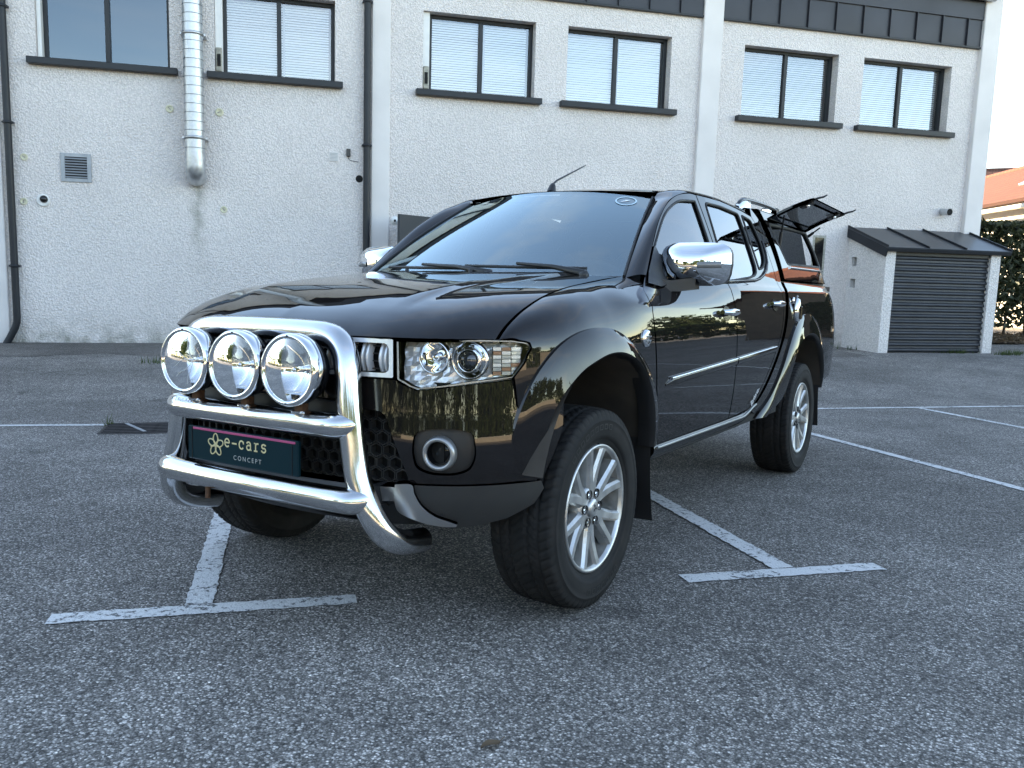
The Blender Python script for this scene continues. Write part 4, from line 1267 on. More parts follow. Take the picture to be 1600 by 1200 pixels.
def wing_s(y, v):
    if v <= .93: return (Xs(y, v), y, v)
    x0, z0 = float(xh(min(max(y, -.5), .55)))+.003, 0
    z0 = Hz(x0, y)-.001
    xs = Xs(y, .93); t = (v-.93)/.30
    H = z0-.93
    P0 = np.array([xs, .93]); P1 = np.array([xs+.000, .93+.62*H]); P2 = np.array([x0+.62*(xs-x0), z0-.05*H]); P3 = np.array([x0, z0])
    q = (1-t)**3*P0+3*t*(1-t)**2*P1+3*t*t*(1-t)*P2+t**3*P3
    k = sstep((y-.05)/.35)*(1-sstep((q[1]-1.09)/.12))
    return (q[0]*(1-k)+Xs(y, q[1])*k, y, q[1])
def zv(y, z):
    if z <= .93: return z
    lo, hi = .93, 1.23
    for _ in range(30):
        m = (lo+hi)/2
        if wing_s(y, m)[2] < z: lo = m
        else: hi = m
    return lo
# arch curves (y, z): outer edge of the flare, and its lip
FL_OUT = [(-.486, .535), (-.470, .70), (-.425, .835), (-.362, .922), (-.290, .974), (-.188, 1.003), (-.060, 1.012), (.045, 1.001), (.150, .966), (.268, .900), (.372, .820), (.440, .735), (.478, .64), (.505, .535)]
FL_LIP = [(-.397, .530), (-.382, .69), (-.338, .795), (-.248, .872), (-.125, .913), (-.015, .927), (.095, .917), (.215, .874), (.298, .806), (.362, .715), (.405, .62), (.432, .53)]
RFL_OUT = [(1.97, .470), (2.20, .575), (2.37, .72), (2.49, .85), (2.62, .955), (2.77, 1.018), (2.95, 1.042), (3.12, 1.020), (3.26, .960), (3.37, .87), (3.44, .76), (3.475, .64), (3.49, .54)]
RFL_LIP = [(2.10, .470), (2.375, .560), (2.48, .69), (2.57, .80), (2.68, .870), (2.80, .908), (2.94, .921), (3.07, .908), (3.20, .862), (3.31, .785), (3.39, .69), (3.43, .61), (3.45, .53)]
def arch_hole(curve, inner, k): return crom(curve, 4)
# wing outline in (y, v): above the arch, behind the headlamp, ahead of the door
gapd = [(.545, .515), (.495, .66), (.456, .76), (.436, .90), (.424, 1.02), (.418, 1.09)]
wo_ = [(-.469, .862), (-.436, .905), (-.413, .952), (-.418, .9700), (-.448, .9770), (-.484, .9810)]
wo_ = [(y, zv(y, z)) for y, z in wo_]
wo_ += [(y, 1.23) for y in np.linspace(-.500, .575, 44)]
wo_ += [(.572, 1.205), (.535, zv(.535, 1.178)), (.465, zv(.465, 1.145)), (.418, zv(.418, 1.105)), (.412, zv(.412, 1.06)), (.416, zv(.416, 1.02)), (.428, .90), (.450, .76), (.470, .70)]
mid_arch = crom([(-.44, .70), (-.40, .825), (-.345, .905), (-.27, .955), (-.175, .985), (-.05, .993), (.05, .983), (.15, .948), (.26, .882), (.355, .80), (.425, .715)], 4)
wo_ += [tuple(p) for p in mid_arch[::-1]]+[(-.458, .78)]
wl_, wr_ = both('front_wing', wo_, wing_s, 'car_paint', truck, step=.028, depth=.02, hint=lambda p: (1, 0, 1))

# ---------------------------------------------------------------- wheel-arch flares: lofted strips with a rolled lip
def flare(outer, lip, fn_out, xl, name, ret=.07):
    A = crom(outer, 6); B = crom(lip, 6); n = 60
    def rs(C, n):
        C = np.array(C); L = np.concatenate([[0], np.cumsum(np.linalg.norm(np.diff(C, axis=0), axis=1))]); t = np.linspace(0, L[-1], n)
        return np.stack([np.interp(t, L, C[:, k]) for k in range(2)], 1)
    A, B = rs(A, n), rs(B, n); P1 = []; P2 = []; P3 = []
    for i in range(n):
        a = np.array(fn_out(A[i][0], A[i][1])); yb, zb_ = B[i]
        xb = fn_out(yb, zb_)[0]+xl
        b = np.array([xb, yb, zb_]); d = b-a
        row = []
        nrm = np.array([1.0, 0, .25]) if A[i][1] > .7 else np.array([1.0, -.1, 0])
        st = a+np.array([.010, 0, 0])
        P3.append([a-np.array([.012, 0, 0]), a+np.array([.004, 0, 0]), st])
        c1 = st+.30*(b-st)+np.array([.009, 0, 0]); c2 = st+.72*(b-st)+np.array([.004, 0, 0])
        for k in range(9):
            t = k/8; row.append((1-t)**3*st+3*t*(1-t)**2*c1+3*t*t*(1-t)*c2+t**3*b)
        P1.append(row)
        inn = np.array([0, (0 if abs(d[1])+abs(d[2]) < 1e-6 else d[1])*.10, d[2]*.10])
        P2.append([b, b+np.array([-.006, 0, 0])+inn*.7, b+np.array([-ret*.35, 0, 0])+inn*1.2, b+np.array([-ret, 0, 0])+inn*1.2])
    m = MB(); m.grid(P1); m2 = MB(); m2.grid(P2); m3 = MB(); m3.grid(P3)
    res = []
    for mir in (False, True):
        q = (m.mirror() if mir else m); q2 = (m2.mirror() if mir else m2); q3 = (m3.mirror() if mir else m3)
        f = q.build(name, 'car_paint', truck)
        q3.build('flare_step', 'car_paint', f)
        q2.build('flare_return', 'black_plastic', f)
    return
def fl_base(y, z):
    if y < -.30 and z < .86: return side(y, z)
    return wing_s(y, zv(y, z)) if z > .93 else side(y, z)
flare(FL_OUT, FL_LIP, fl_base, .034, 'front_flare')
flare(RFL_OUT, RFL_LIP, side, .036, 'rear_flare')

# wheel wells
for y0 in (0.0, 2.95):
    for s in (1, -1):
        m = MB(); P = []
        for k in range(25):
            a = R(18+144*k/24); rr = .54 if y0 == 0 else .53
            P.append([(s*x, y0+rr*math.cos(a)*(.86 if y0 == 0 else .92), .385+rr*math.sin(a)) for x in (.885, .80, .62, .48)])
        m.grid(P)
        m.grid([[(s*.48, y0+(.55*q)*math.cos(R(18+144*k/24)), .385+(.55*q)*math.sin(R(18+144*k/24))) for q in (.25, 1.0)] for k in range(25)])
        m.build('wheel_well', 'well_liner', truck)

# ---------------------------------------------------------------- bumper, grille, lower intake
zt = .846
bump_o = nz([(0, zt), (.30, zt), (.49, zt), (.50, .838), (.553, .816), (.62, .824), (.70, .838), (.785, .852), (.815, .858)])
bump_o += [(ux(.845), .860), (ux(.864), .80), (ux(.862), .70), (ux(.850), .60), (ux(.838), .532)]
bump_o += nz([(.80, .531), (.74, .529), (.66, .528), (.54, .528), (.525, .575), (.50, .64), (.462, .735), (.44, .748), (.30, .752), (0, .752)])
fog_h = rnd(nz([(.552, .690), (.60, .702), (.66, .703), (.705, .692), (.712, .62), (.70, .572), (.66, .556), (.60, .557), (.556, .575), (.546, .63)]), .022, 4)
half = bump_o[1:-1]
full = half+[(0, .752)]+[(-u, z) for u, z in half[::-1]]+[(0, zt)]
fb = panel('front_bumper', full, nose, 'car_paint', truck, step=.03, depth=.03, holes=[fog_h, [(-u, z) for u, z in fog_h[::-1]]], hint=out_front)
# headlamp-washer cap
wc_ = rnd(nz([(.602, .788), (.672, .797), (.662, .771), (.598, .764)]), .008, 3)
for mir in (False, True): panel('washer_cap', wc_, nose, 'car_paint', fb, step=.02, depth=.006, off=.0035, mir=mir, hint=out_front)
# unpainted lower trim
tr_o = nz([(.545, .524), (.66, .524), (.74, .525), (.80, .526), (.836, .527)])+[(ux(.842), .50), (ux(.832), .45)]+nz([(.79, .408), (.72, .385), (.66, .378), (.60, .384), (.585, .42), (.56, .47)])
for mir in (False, True): panel('lower_trim', tr_o, nose, 'grey_plastic', fb, step=.03, depth=.03, off=.006, mir=mir, hint=out_front)
# central valance under the intake
va = nz([(.58, .47), (.60, .42), (.59, .375), (.40, .36), (0, .355)]); va = va+[(-u, z) for u, z in va[:-1][::-1]]+nz([(-.50, .45), (-.30, .452), (0, .452), (.30, .452), (.50, .45)])
panel('valance', va, nose, 'black_plastic', fb, step=.04, depth=.03, off=-.012, hint=out_front)
# silver skid garnish sweeping down to each side
ga = crom([(.500, .528), (.548, .530), (.556, .500), (.575, .462), (.610, .430), (.650, .412), (.672, .402)], 4)+crom([(.668, .394), (.63, .394), (.585, .402), (.540, .418), (.505, .436), (.495, .46), (.495, .50)], 4)
for mir in (False, True): panel('skid_garnish', nz(ga), nose, 'silver_plastic', fb, step=.018, depth=.03, off=.018, mir=mir, hint=out_front)
cg = nz([(-.50, .515), (-.30, .512), (0, .512), (.30, .512), (.50, .515), (.50, .470), (.30, .458), (0, .456), (-.30, .458), (-.50, .470)])
panel('centre_garnish', cg, nose, 'silver_plastic', fb, step=.03, depth=.04, off=.012, hint=out_front)
# intake: dark backing and a honeycomb of real cells
bk = [(-ux(.54), .44), (ux(.54), .44), (ux(.54), .765), (-ux(.54), .765)]
panel('intake_backing', bk, nose, 'dark_hole', fb, step=.06, depth=0, off=-.085, hint=out_front)
hx = MB(); a = .026; rows = 9
for r_ in range(rows):
    for c in range(-13, 14):
        cx = (c+(r_ % 2)*.5)*a*math.sqrt(3); cz = .462+r_*a*1.5
        if abs(cx) > .515-.05*(cz-.45)/.3 or cz > .745: continue
        pts = [(cx+a*.93*math.sin(R(60*k)), cz+a*.93*math.cos(R(60*k))) for k in range(6)]
        inn = [(cx+a*.80*math.sin(R(60*k)), cz+a*.80*math.cos(R(60*k))) for k in range(6)]
        def ps(q, o): x, z = q; y = np.interp(abs(x), OUTP[:, 0], OUTP[:, 1]); return (x, y+o, z)
        v = [ps(q, .035) for q in pts]+[ps(q, .035) for q in inn]+[ps(q, .060) for q in inn]
        f = []
        for k in range(6): f += [(k, (k+1) % 6, 6+(k+1) % 6, 6+k), (6+k, 6+(k+1) % 6, 12+(k+1) % 6, 12+k)]
        hx.add(v, f)
hx.build('intake_mesh', 'grey_plastic', fb)['kind'] = 'stuff'

# grille
gz0, gz1, gx = .853, .972, .487
def gout(i): return rnd(nz([(-gx+i, gz0+i), (-.25, gz0+i), (0, gz0+i), (.25, gz0+i), (gx-i, gz0+i), (gx-.004-i, gz1-i), (.25, gz1-i), (0, gz1-i), (-.25, gz1-i), (-gx+.004+i, gz1-i)]), [.02 if i else .006, 0, 0, 0, .02 if i else .006, .02 if i else .006, 0, 0, 0, .02 if i else .006], 4)
gr = panel('grille', gout(0), nose, 'bar_silver', truck, step=.02, holes=[gout(.0135)], depth=.022, off=.012, hint=out_front)
panel('grille_backing', gout(.005), nose, 'dark_hole', gr, step=.05, depth=0, off=-.05, hint=out_front)
for k in range(-7, 8):
    x = .0635*k
    if abs(x) < .03: continue
    b = MB()
    for dx in (-.0085, .0085):
        P = []
        for q in range(9):
            z = gz0+.016+(gz1-gz0-.032)*q/8
            bow = .014*math.sin(math.pi*q/8)
            y = np.interp(abs(x+dx), OUTP[:, 0], OUTP[:, 1])+float(o_z(z))-.004-bow+.012
            P.append([(x+dx-.0052, y+.03, z), (x+dx-.0050, y+.004, z), (x+dx-.0025, y, z), (x+dx+.0025, y, z), (x+dx+.0050, y+.004, z), (x+dx+.0052, y+.03, z)])
        b.grid(P)
    b.build('grille_bar', 'bar_silver', gr)
for q in range(4):
    z = gz0+.024+q*.0235
    MB().tube([nose(u, z) + np.array([0, .022, 0]) for u in np.linspace(-ux(.475), ux(.475), 25)], .0022, 6).build('grille_rail', 'grey_plastic', gr)
em = MB()    # three-diamond badge
for k in range(3):
    a0 = R(90+120*k); c, s = math.cos(a0), math.sin(a0); L_, w_ = .050, .0145
    q = [(0, 0), (L_/2, w_), (L_, 0), (L_/2, -w_)]
    v = [(p*c-t*s, -.752, .912+p*s+t*c) for p, t in q]+[(p*c-t*s, -.742, .912+p*s+t*c) for p, t in q]
    em.add(v, [(0, 1, 2, 3), (0, 4, 5, 1), (1, 5, 6, 2), (2, 6, 7, 3), (3, 7, 4, 0)])
em.build('badge', 'chrome', gr)

# ---------------------------------------------------------------- headlamps
hl_o = [(.4905, .9715), (.60, .9745), (.72, .976), (.785, .974), (.812, .967), (.819, .955), (.806, .905), (.788, .861), (.70, .843), (.62, .829), (.556, .8215), (.535, .828), (.512, .842), (.4965, .848)]
hl = rnd(nz(hl_o), [.006, 0, 0, 0, .008, .006, 0, .008, 0, 0, .006, 0, 0, .006], 3)
hc = np.mean(np.array(hl), 0)
hl_in = [tuple(np.array(p)+(hc-np.array(p))/np.linalg.norm(hc-np.array(p))*.006) for p in hl]
def headlamp(mir):
    s = -1 if mir else 1
    mx = (lambda m: m.mirror()) if mir else (lambda m: m)
    h = panel('headlight', hl, nose, 'silver_plastic', truck, step=.02, depth=.07, holes=[hl_in], off=.001, mir=mir, hint=out_front)
    panel('lens_cover', hl_in, nose, 'lamp_glass', h, step=.02, depth=0, off=.004, mir=mir, hint=out_front)
    m = MB()                       # faceted chrome pan
    P = []
    for u in np.linspace(ux(.485), ux(.815), 26):
        row = []
        for z in np.linspace(.815, .975, 12):
            p = np.array(nose(u, z)); row.append(p+np.array([-.012, .034+.030*(z-.815)/.16, 0])*(1+.16*math.sin(u*95)*math.cos(z*110+u*30)))
        P.append(row)
    m.grid(P, smooth=False); mx(m).build('reflector_pan', 'lamp_pan', h)
    fwd = Vector((.22, -1, -.02)).normalized()
    def bowl(c, r, dpt, nm, mat, lip=.006):
        up = Vector((0, 0, 1)); xx = up.cross(fwd).normalized(); yy = fwd.cross(xx)
        M = frame_mat(c, xx, yy, fwd)
        pr = [(r*t, -dpt*(1-t*t)) for t in np.linspace(.02, 1, 12)]+[(r+lip*.5, .003), (r+lip, 0), (r+lip, -.02)]
        mb = MB().lathe(pr, M, 36)
        return mx(mb).build(nm, mat, h), M
    c1 = Vector(nose(ux(.598), .919))+Vector((-.004, .012, 0)); bowl(c1, .046, .045, 'main_beam_bowl', 'reflector')
    c2 = Vector(nose(ux(.688), .912))+Vector((-.006, .018, 0)); b2, M2 = bowl(c2, .054, .03, 'dip_beam_bowl', 'reflector')
    pj = MB().lathe([(.030*math.sin(a_), .004+.018*math.cos(a_)) for a_ in np.linspace(0, math.pi/2, 9)]+[(.030, -.02)], M2, 30)
    mx(pj).build('projector_lens', 'projector_glass', h)
    rg = MB().lathe([(.031, -.015), (.031, .008), (.034, .012), (.040, .010), (.042, -.012)], M2, 30)
    mx(rg).build('projector_ring', 'chrome', h)
    M1 = frame_mat(c1, M2.col[0].to_3d(), M2.col[1].to_3d(), fwd)
    bb = MB().lathe([(0.0, -.012), (.009, -.012), (.011, -.018), (.011, -.04)], M1, 16); mx(bb).build('bulb_cap', 'chrome', h)
    # indicator block with prisms
    for i in range(3):
        for j in range(7):
            x0, z0 = .748+.019*i, .868+.0125*j
            xm = .793+.016*min(1, (z0-.86)/.06)
            if x0 > xm-.006: continue
            ia = [(x0, z0), (min(x0+.0175, xm), z0), (min(x0+.0175, xm), z0+.0105), (x0, z0+.0105)]
            panel('indicator_prism', nz(ia), nose, 'amber' if (i*2+j*3) % 5 == 0 else ('lamp_white' if (i+j) % 2 else 'lamp_pan'), h, step=.03, depth=.008, off=-.012, mir=mir, hint=out_front)
headlamp(False); headlamp(True)

# ---------------------------------------------------------------- fog lamps
def fog(mir):
    mx = (lambda m: m.mirror()) if mir else (lambda m: m)
    fh = [(ux(.618)+.036*math.cos(a), .6235+.036*math.sin(a)) for a in np.linspace(0, 2*math.pi, 25)[:-1]]
    f = panel('fog_lamp', fog_h, nose, 'black_plastic', truck, step=.02, depth=0, off=-.022, holes=[fh], mir=mir, hint=out_front)
    c = Vector(nose(ux(.618), .6235)); fwd = Vector((.30, -1, -.03)).normalized(); xx = Vector((0, 0, 1)).cross(fwd).normalized(); yy = fwd.cross(xx)
    M = frame_mat(c+fwd*-.012, xx, yy, fwd)
    mx(MB().lathe([(.038, -.02), (.038, .006), (.042, .014), (.049, .014), (.0535, .006), (.055, -.012)], M, 40)).build('bezel', 'silver_plastic', f)
    mx(MB().lathe([(.0375, .004), (.037, -.045)], M, 36)).build('barrel', 'black_gloss', f)
    mx(MB().lathe([(.035*t, -.045-.012*t*t+.02) for t in np.linspace(0, 1, 8)], M, 30)).build('lens', 'lamp_glass', f)
    mx(MB().lathe([(.036*t, -.058+.022*t*t) for t in np.linspace(0, 1, 8)], M, 30)).build('reflector', 'reflector', f)
fog(False); fog(True)

# ---------------------------------------------------------------- doors
J = crom([(2.45, 1.672), (2.55, 1.60), (2.595, 1.45), (2.585, 1.30), (2.535, 1.19), (2.47, 1.10), (2.41, 1.0), (2.335, .90), (2.19, .766), (2.03, .635), (1.90, .560), (1.80, .530)], 5)
fd = [(.548, .522), (.500, .66), (.462, .76), (.440, .90), (.426, 1.02), (.421, 1.06), (.426, 1.108), (.470, 1.150), (.540, 1.183), (.605, 1.216)]
fd += [tuple(p) for p in crom([(.750, 1.339), (.897, 1.457), (1.060, 1.552), (1.224, 1.609), (1.39, 1.636), (1.482, 1.638)], 4)]
fd += [(1.481, 1.4), (1.481, 1.2), (1.481, .9), (1.480, .526)]
fgl = crom([(.722, 1.291), (.772, 1.342), (.931, 1.461), (1.030, 1.517), (1.147, 1.562), (1.254, 1.588), (1.432, 1.603)], 4)+[(1.425, 1.45), (1.412, 1.204), (1.10, 1.190), (.86, 1.183), (.64, 1.186), (.655, 1.225)]
fgl = [tuple(p) for p in fgl]
rd = [(1.492, .527), (1.80, .541)]+[tuple(p) for p in crom([(1.875, .568), (2.0, .650), (2.15, .775), (2.295, .905), (2.365, 1.005), (2.42, 1.10), (2.455, 1.19), (2.475, 1.30), (2.475, 1.44), (2.45, 1.55), (2.395, 1.611)], 4)]
rd += [tuple(p) for p in crom([(2.232, 1.628), (1.882, 1.646), (1.494, 1.640)], 4)]+[(1.492, 1.2)]
rgl = [(1.583, 1.612), (1.844, 1.616), (2.122, 1.604), (2.122, 1.50), (2.108, 1.31), (2.085, 1.272), (2.03, 1.256), (1.937, 1.243), (1.535, 1.213), (1.545, 1.408)]
rgl = rnd(rgl, [.03, 0, .02, 0, 0, .02, 0, 0, .02, 0], 3)
qgl = rnd([(2.195, 1.602), (2.345, 1.588), (2.392, 1.46), (2.36, 1.355), (2.25, 1.305), (2.165, 1.295), (2.17, 1.45)], [.01, .03, .04, .05, .04, .01, 0], 4)
def glass(name, outline, fn, mat, parent, mir, off=-.008):
    g = panel(name, outline, fn, mat, parent, step=.05, depth=0, off=off, mir=mir, hint=out_side)
    return g
def seal(outline, parent, mir, r=.0065, fn=side, off=-.001, mat='rubber', name='window_seal'):
    pts = on(fn, resample([tuple(p) for p in outline], .03), off, out_side)
    if mir: pts = [p*np.array([-1, 1, 1]) for p in pts]
    return MB().tube(pts, r, 8, closed=True).build(name, mat, parent)
def handle(parent, y, z, s):
    """chrome pull with a dark cup behind it"""
    base = np.array(side(y, z))
    cup = panel('handle_cup', [(y+.058*math.cos(a), z-.004+.036*math.sin(a)) for a in np.linspace(0, 2*math.pi, 21)[:-1]], side, 'black_gloss', parent, step=.02, depth=.004, off=.002, mir=s < 0, hint=out_side)
    m = MB(); P = []
    for k in range(15):
        t = k/14; yy = y-.088+.176*t; b = math.sin(math.pi*t)
        c = np.array(side(yy, z)); o = .010+.028*min(1, 2.6*b); hgt = .011+.0075*b
        row = []
        for q in range(12):
            a = 2*math.pi*q/12; row.append(c+np.array([o+.011*math.cos(a), 0, .010*math.sin(0)+hgt*math.sin(a)+.004]))
        P.append(row+[row[0]])
    m.grid(P)
    for e, rev in ((0, True), (14, False)): m.add(P[e][:-1], [tuple(range(12))[::-1] if rev else tuple(range(12))])
    (m if s > 0 else m.mirror()).build('handle', 'chrome', parent)
    k = MB().lathe([(0, .004), (.010, .004), (.012, 0)], frame_mat(np.array(side(y+.115, z))+np.array([.002, 0, 0]), (0, 1, 0), (0, 0, 1), (1, 0, 0)), 14)
    (k if s > 0 else k.mirror()).build('key_boss', 'chrome', parent)
def moulding(parent, ya, yb, za, zb_, s, tip):
    P = []; n = 14
    for k in range(n+1):
        t = k/n; yy = ya+(yb-ya)*t; zz = za+(zb_-za)*t; w = 1.0
        if tip: w = min(1.0, .25+t*11); zz -= (1-w)*.012
        c = np.array(side(yy, zz))
        P.append([c+np.array([0, 0, .017*w]), c+np.array([.008*w, 0, .014*w]), c+np.array([.011*w, 0, .004*w]), c+np.array([.010*w, 0, -.012*w]), c+np.array([0, 0, -.020*w])])
    m = MB().grid(P); mo = (m if s > 0 else m.mirror()).build('side_moulding', 'car_paint', parent)
    C = [np.array(side(ya+(yb-ya)*t, za+(zb_-za)*t))+np.array([.0095, 0, .013]) for t in np.linspace(.05 if tip else 0, 1, 12)]
    if s < 0: C = [c*np.array([-1, 1, 1]) for c in C]
    MB().tube(C, .0042, 8).build('chrome_strip', 'chrome', parent)
for s in (1, -1):
    mir = s < 0
    d = panel('front_door', fd, side, 'car_paint', truck, step=.03, depth=.03, holes=[fgl], mir=mir, hint=out_side)
    glass('window_pane', fgl, side, 'door_glass', d, mir); seal(fgl, d, mir)
    handle(d, 1.335, 1.056, s); moulding(d, .548, 1.478, .778, .816, s, True)
    # waist rail
    wl = [p for p in side_p([(y, 1.178+.033*(y-.62)) for y in np.linspace(.70, 1.478, 16)], .004)]
    if mir: wl = [p*np.array([-1, 1, 1]) for p in wl]
    MB().tube(wl, .0075, 8).build('waist_rail', 'black_gloss', d)
    d2 = panel('rear_door', rd, side, 'car_paint', truck, step=.03, depth=.03, holes=[rgl, qgl], mir=mir, hint=out_side)
    glass('window_pane', rgl, side, 'door_glass', d2, mir); seal(rgl, d2, mir)
    glass('quarter_pane', qgl, side, 'door_glass', d2, mir); seal(qgl, d2, mir)
    handle(d2, 2.225, 1.100, s); moulding(d2, 1.494, 2.20, .817, .848, s, False)
    wl = [p for p in side_p([(y, 1.207+.040*(y-1.49)) for y in np.linspace(1.494, 2.0, 10)]+[(2.10, 1.240), (2.20, 1.262), (2.30, 1.295), (2.37, 1.34), (2.41, 1.40), (2.425, 1.47)], .004)]
    if mir: wl = [p*np.array([-1, 1, 1]) for p in wl]
    MB().tube(wl, .0085, 8).build('waist_rail', 'black_gloss', d2)
    # rear quarter of the cab, between the door and the J-shaped gap
    dre = [tuple(p) for p in crom([(2.403, 1.614), (2.457, 1.552), (2.483, 1.44), (2.483, 1.30), (2.463, 1.19), (2.428, 1.10), (2.373, 1.003), (2.303, .903), (2.158, .773), (2.008, .648), (1.883, .566), (1.80, .536)], 4)]
    cq = [tuple(p) for p in J]+dre[::-1]
    panel('cab_quarter', cq, side, 'car_paint', truck, step=.03, depth=.05, mir=mir, hint=out_side)
    # sill with chrome strip
    m = MB(); P = []
    for y in np.linspace(.52, 1.98, 20):
        lift = .045*sstep((y-1.72)/.26)
        P.append([(Xs(y, .52)-.002-.02, y, .524+lift), (Xs(y, .50)+.004, y, .512+lift), (Xs(y, .48)+.006, y, .488+lift), (Xs(y, .45)-.012, y, .452+lift*.6), (.70, y, .445+lift*.4)])
    m.grid(P); sl = (m if s > 0 else m.mirror()).build('sill', 'black_gloss', truck)
    C = [np.array([s*(Xs(y, .50)+.007), y, .507+.047*sstep((y-1.72)/.26)]) for y in np.linspace(.545, 1.96, 22)]
    MB().tube(C, .006, 8).build('sill_strip', 'silver_plastic', sl)
# model script on the lower corner of the rear door
cp = np.array(side(1.885, .606))
text_mesh('Barbarian', .042, 'door_script', 'mark_white', truck, frame_mat(cp+np.array([.004, 0, 0]), (0, .86, .51), (-.05, -.51, .86), (1, 0, 0)))
# wing indicator
for s in (1, -1):
    c = np.array(side(.332, .963)); M = frame_mat(c, (0, 1, 0), (0, 0, 1), (1, 0, 0))
    m = MB().lathe([(.020, .010), (.030, .009), (.034, .003), (.035, -.003)], M, 28)
    for v_ in range(len(m.v)): pass
    o = (m if s > 0 else m.mirror()).build('wing_indicator', 'chrome', truck)
    m = MB().lathe([(0, .010), (.012, .010), (.021, .007)], M, 24); (m if s > 0 else m.mirror()).build('lens', 'smoke_lens', o)
    for q in (-.008, .008):
        b = MB().box((.008, -.024, q-.0028), (.0125, .024, q+.0028), Matrix.Translation(Vector(c))); (b if s > 0 else b.mirror()).build('guard_bar', 'chrome', o)

# ---------------------------------------------------------------- windscreen, pillars, roof
def wscr(a, b):
    hw = .688+(.530-.688)*b; zc, zk = 1.196+(1.636-1.196)*b, 1.203+(1.604-1.203)*b
    yc, yk = .405+(1.088-.405)*b, .545+(1.192-.545)*b
    bow = .016*math.sin(math.pi*min(max(b, 0), 1))
    return (a*hw, yc+(yk-yc)*a*a-bow*.5, zc+(zk-zc)*a*a+bow)
ws_o = rnd([(-1, 0), (-.5, 0), (0, 0), (.5, 0), (1, 0), (1, .5), (1, 1), (.5, 1), (0, 1), (-.5, 1), (-1, 1), (-1, .5)], [0, 0, 0, 0, 0, 0, .06, 0, 0, 0, .06, 0], 4)
wsn = panel('windscreen', ws_o, wscr, 'windscreen', truck, step=.07, depth=0, hint=lambda p: (0, -1, .6))
# black edge band
bi = [(-.955, .035), (.955, .035), (.962, .5), (.965, .962), (.5, .968), (0, .968), (-.5, .968), (-.965, .962), (-.962, .5)]
panel('edge_band', ws_o, wscr, 'black_gloss', wsn, step=.05, depth=0, holes=[rnd(bi, [0, 0, 0, .06, 0, 0, 0, .06, 0], 4)], off=-.004, hint=lambda p: (0, -1, .6))
# round sticker
st = wscr(.80, .885); n_ = np.cross(np.array(wscr(.81, .885))-np.array(wscr(.79, .885)), np.array(wscr(.80, .895))-np.array(wscr(.80, .875))); n_ /= np.linalg.norm(n_)
if n_[1] > 0: n_ = -n_
tx = np.array([1.0, 0, 0]); tx -= n_*(tx@n_); tx /= np.linalg.norm(tx); ty = np.cross(n_, tx)
MS = frame_mat(np.array(st)+n_*.002, tx, ty, n_)
pbr('sticker', (0.45, 0.60, 0.66), 0.5)
sk = MB().lathe([(.044, 0), (.052, 0)], MS, 36); so = sk.build('sticker_ring', 'sticker', wsn)
MB().add([MS@Vector(p) for p in ((-.022, -.022, 0), (-.004, .012, 0), (.014, .016, 0), (.006, -.002, 0))], [(0, 3, 2, 1)]).build('sticker_mark', 'mark_white', wsn)
# cowl
m = MB(); P = []
for a in np.linspace(-1, 1, 25):
    x = a*.685; yb = .475-.07*(1-(x/.68)**2); p = np.array(wscr(a, .01))
    P.append([(x, yb-.03, Hz(x, yb)-.035), (x, yb+.012, Hz(x, yb)-.030), (x*1.0, p[1]-.01, p[2]-.006), (p[0], p[1]+.02, p[2]+.012)])
m.grid(P); m.build('cowl_panel', 'black_plastic', truck)
for x in (-.30, .05): MB().lathe([(0, .012), (.008, .010), (.010, 0)], Matrix.Translation((x, .35, Hz(x, .35)-.001)), 12).build('washer_jet', 'black_plastic', hood)
# wipers
def wiper(a0, b0, a1, b1, ap, bp_):
    off = np.array([0, -.022, .02])
    w = MB().tube([np.array(wscr(a0+(a1-a0)*t, b0+(b1-b0)*t))+off*(.55) for t in np.linspace(0, 1, 12)], [.007]*12, 8).build('wiper', 'black_plastic', truck)
    p = np.array(wscr(ap, bp_))+np.array([0, -.05, -.01]); q = np.array(wscr(a0+(a1-a0)*.48, b0+(b1-b0)*.48))+off*1.3
    MB().tube([p, p+np.array([0, -.004, .018]), p*.55+q*.45+np.array([0, -.012, .018]), q], [.016, .015, .010, .007], 8).build('wiper_arm', 'black_plastic', w)
    MB().lathe([(0, .03), (.018, .028), (.022, .012), (.022, -.02)], Matrix.Translation(Vector(p))@Matrix.Rotation(R(30), 4, 'X'), 14).build('pivot_cap', 'black_plastic', w)
wiper(-.80, .055, .02, .045, .20, .012)
wiper(-.06, .070, .78, .050, .80, .010)

eZ = spl([1.05, 1.19, 1.30, 1.50, 1.80, 2.10, 2.30, 2.47], [1.600, 1.618, 1.636, 1.656, 1.668, 1.660, 1.645, 1.622])
xr = spl([1.05, 1.19, 1.35, 1.6, 2.0, 2.47], [.53, .536, .556, .572, .575, .560])
def roof_s(x, y): return (x, y, float(eZ(y))+.034*(1-min(1, (x/.60)**2)))
ro = [(x, 1.090+.104*(x/.53)**2) for x in np.linspace(-.534, .534, 21)]+[(float(xr(y)), y) for y in np.linspace(1.22, 2.44, 20)]+[(x, 2.46) for x in np.linspace(.55, -.55, 9)]+[(-float(xr(y)), y) for y in np.linspace(2.44, 1.22, 20)]
roof = panel('roof', ro, roof_s, 'car_paint', truck, step=.04, depth=.015, hint=out_up)
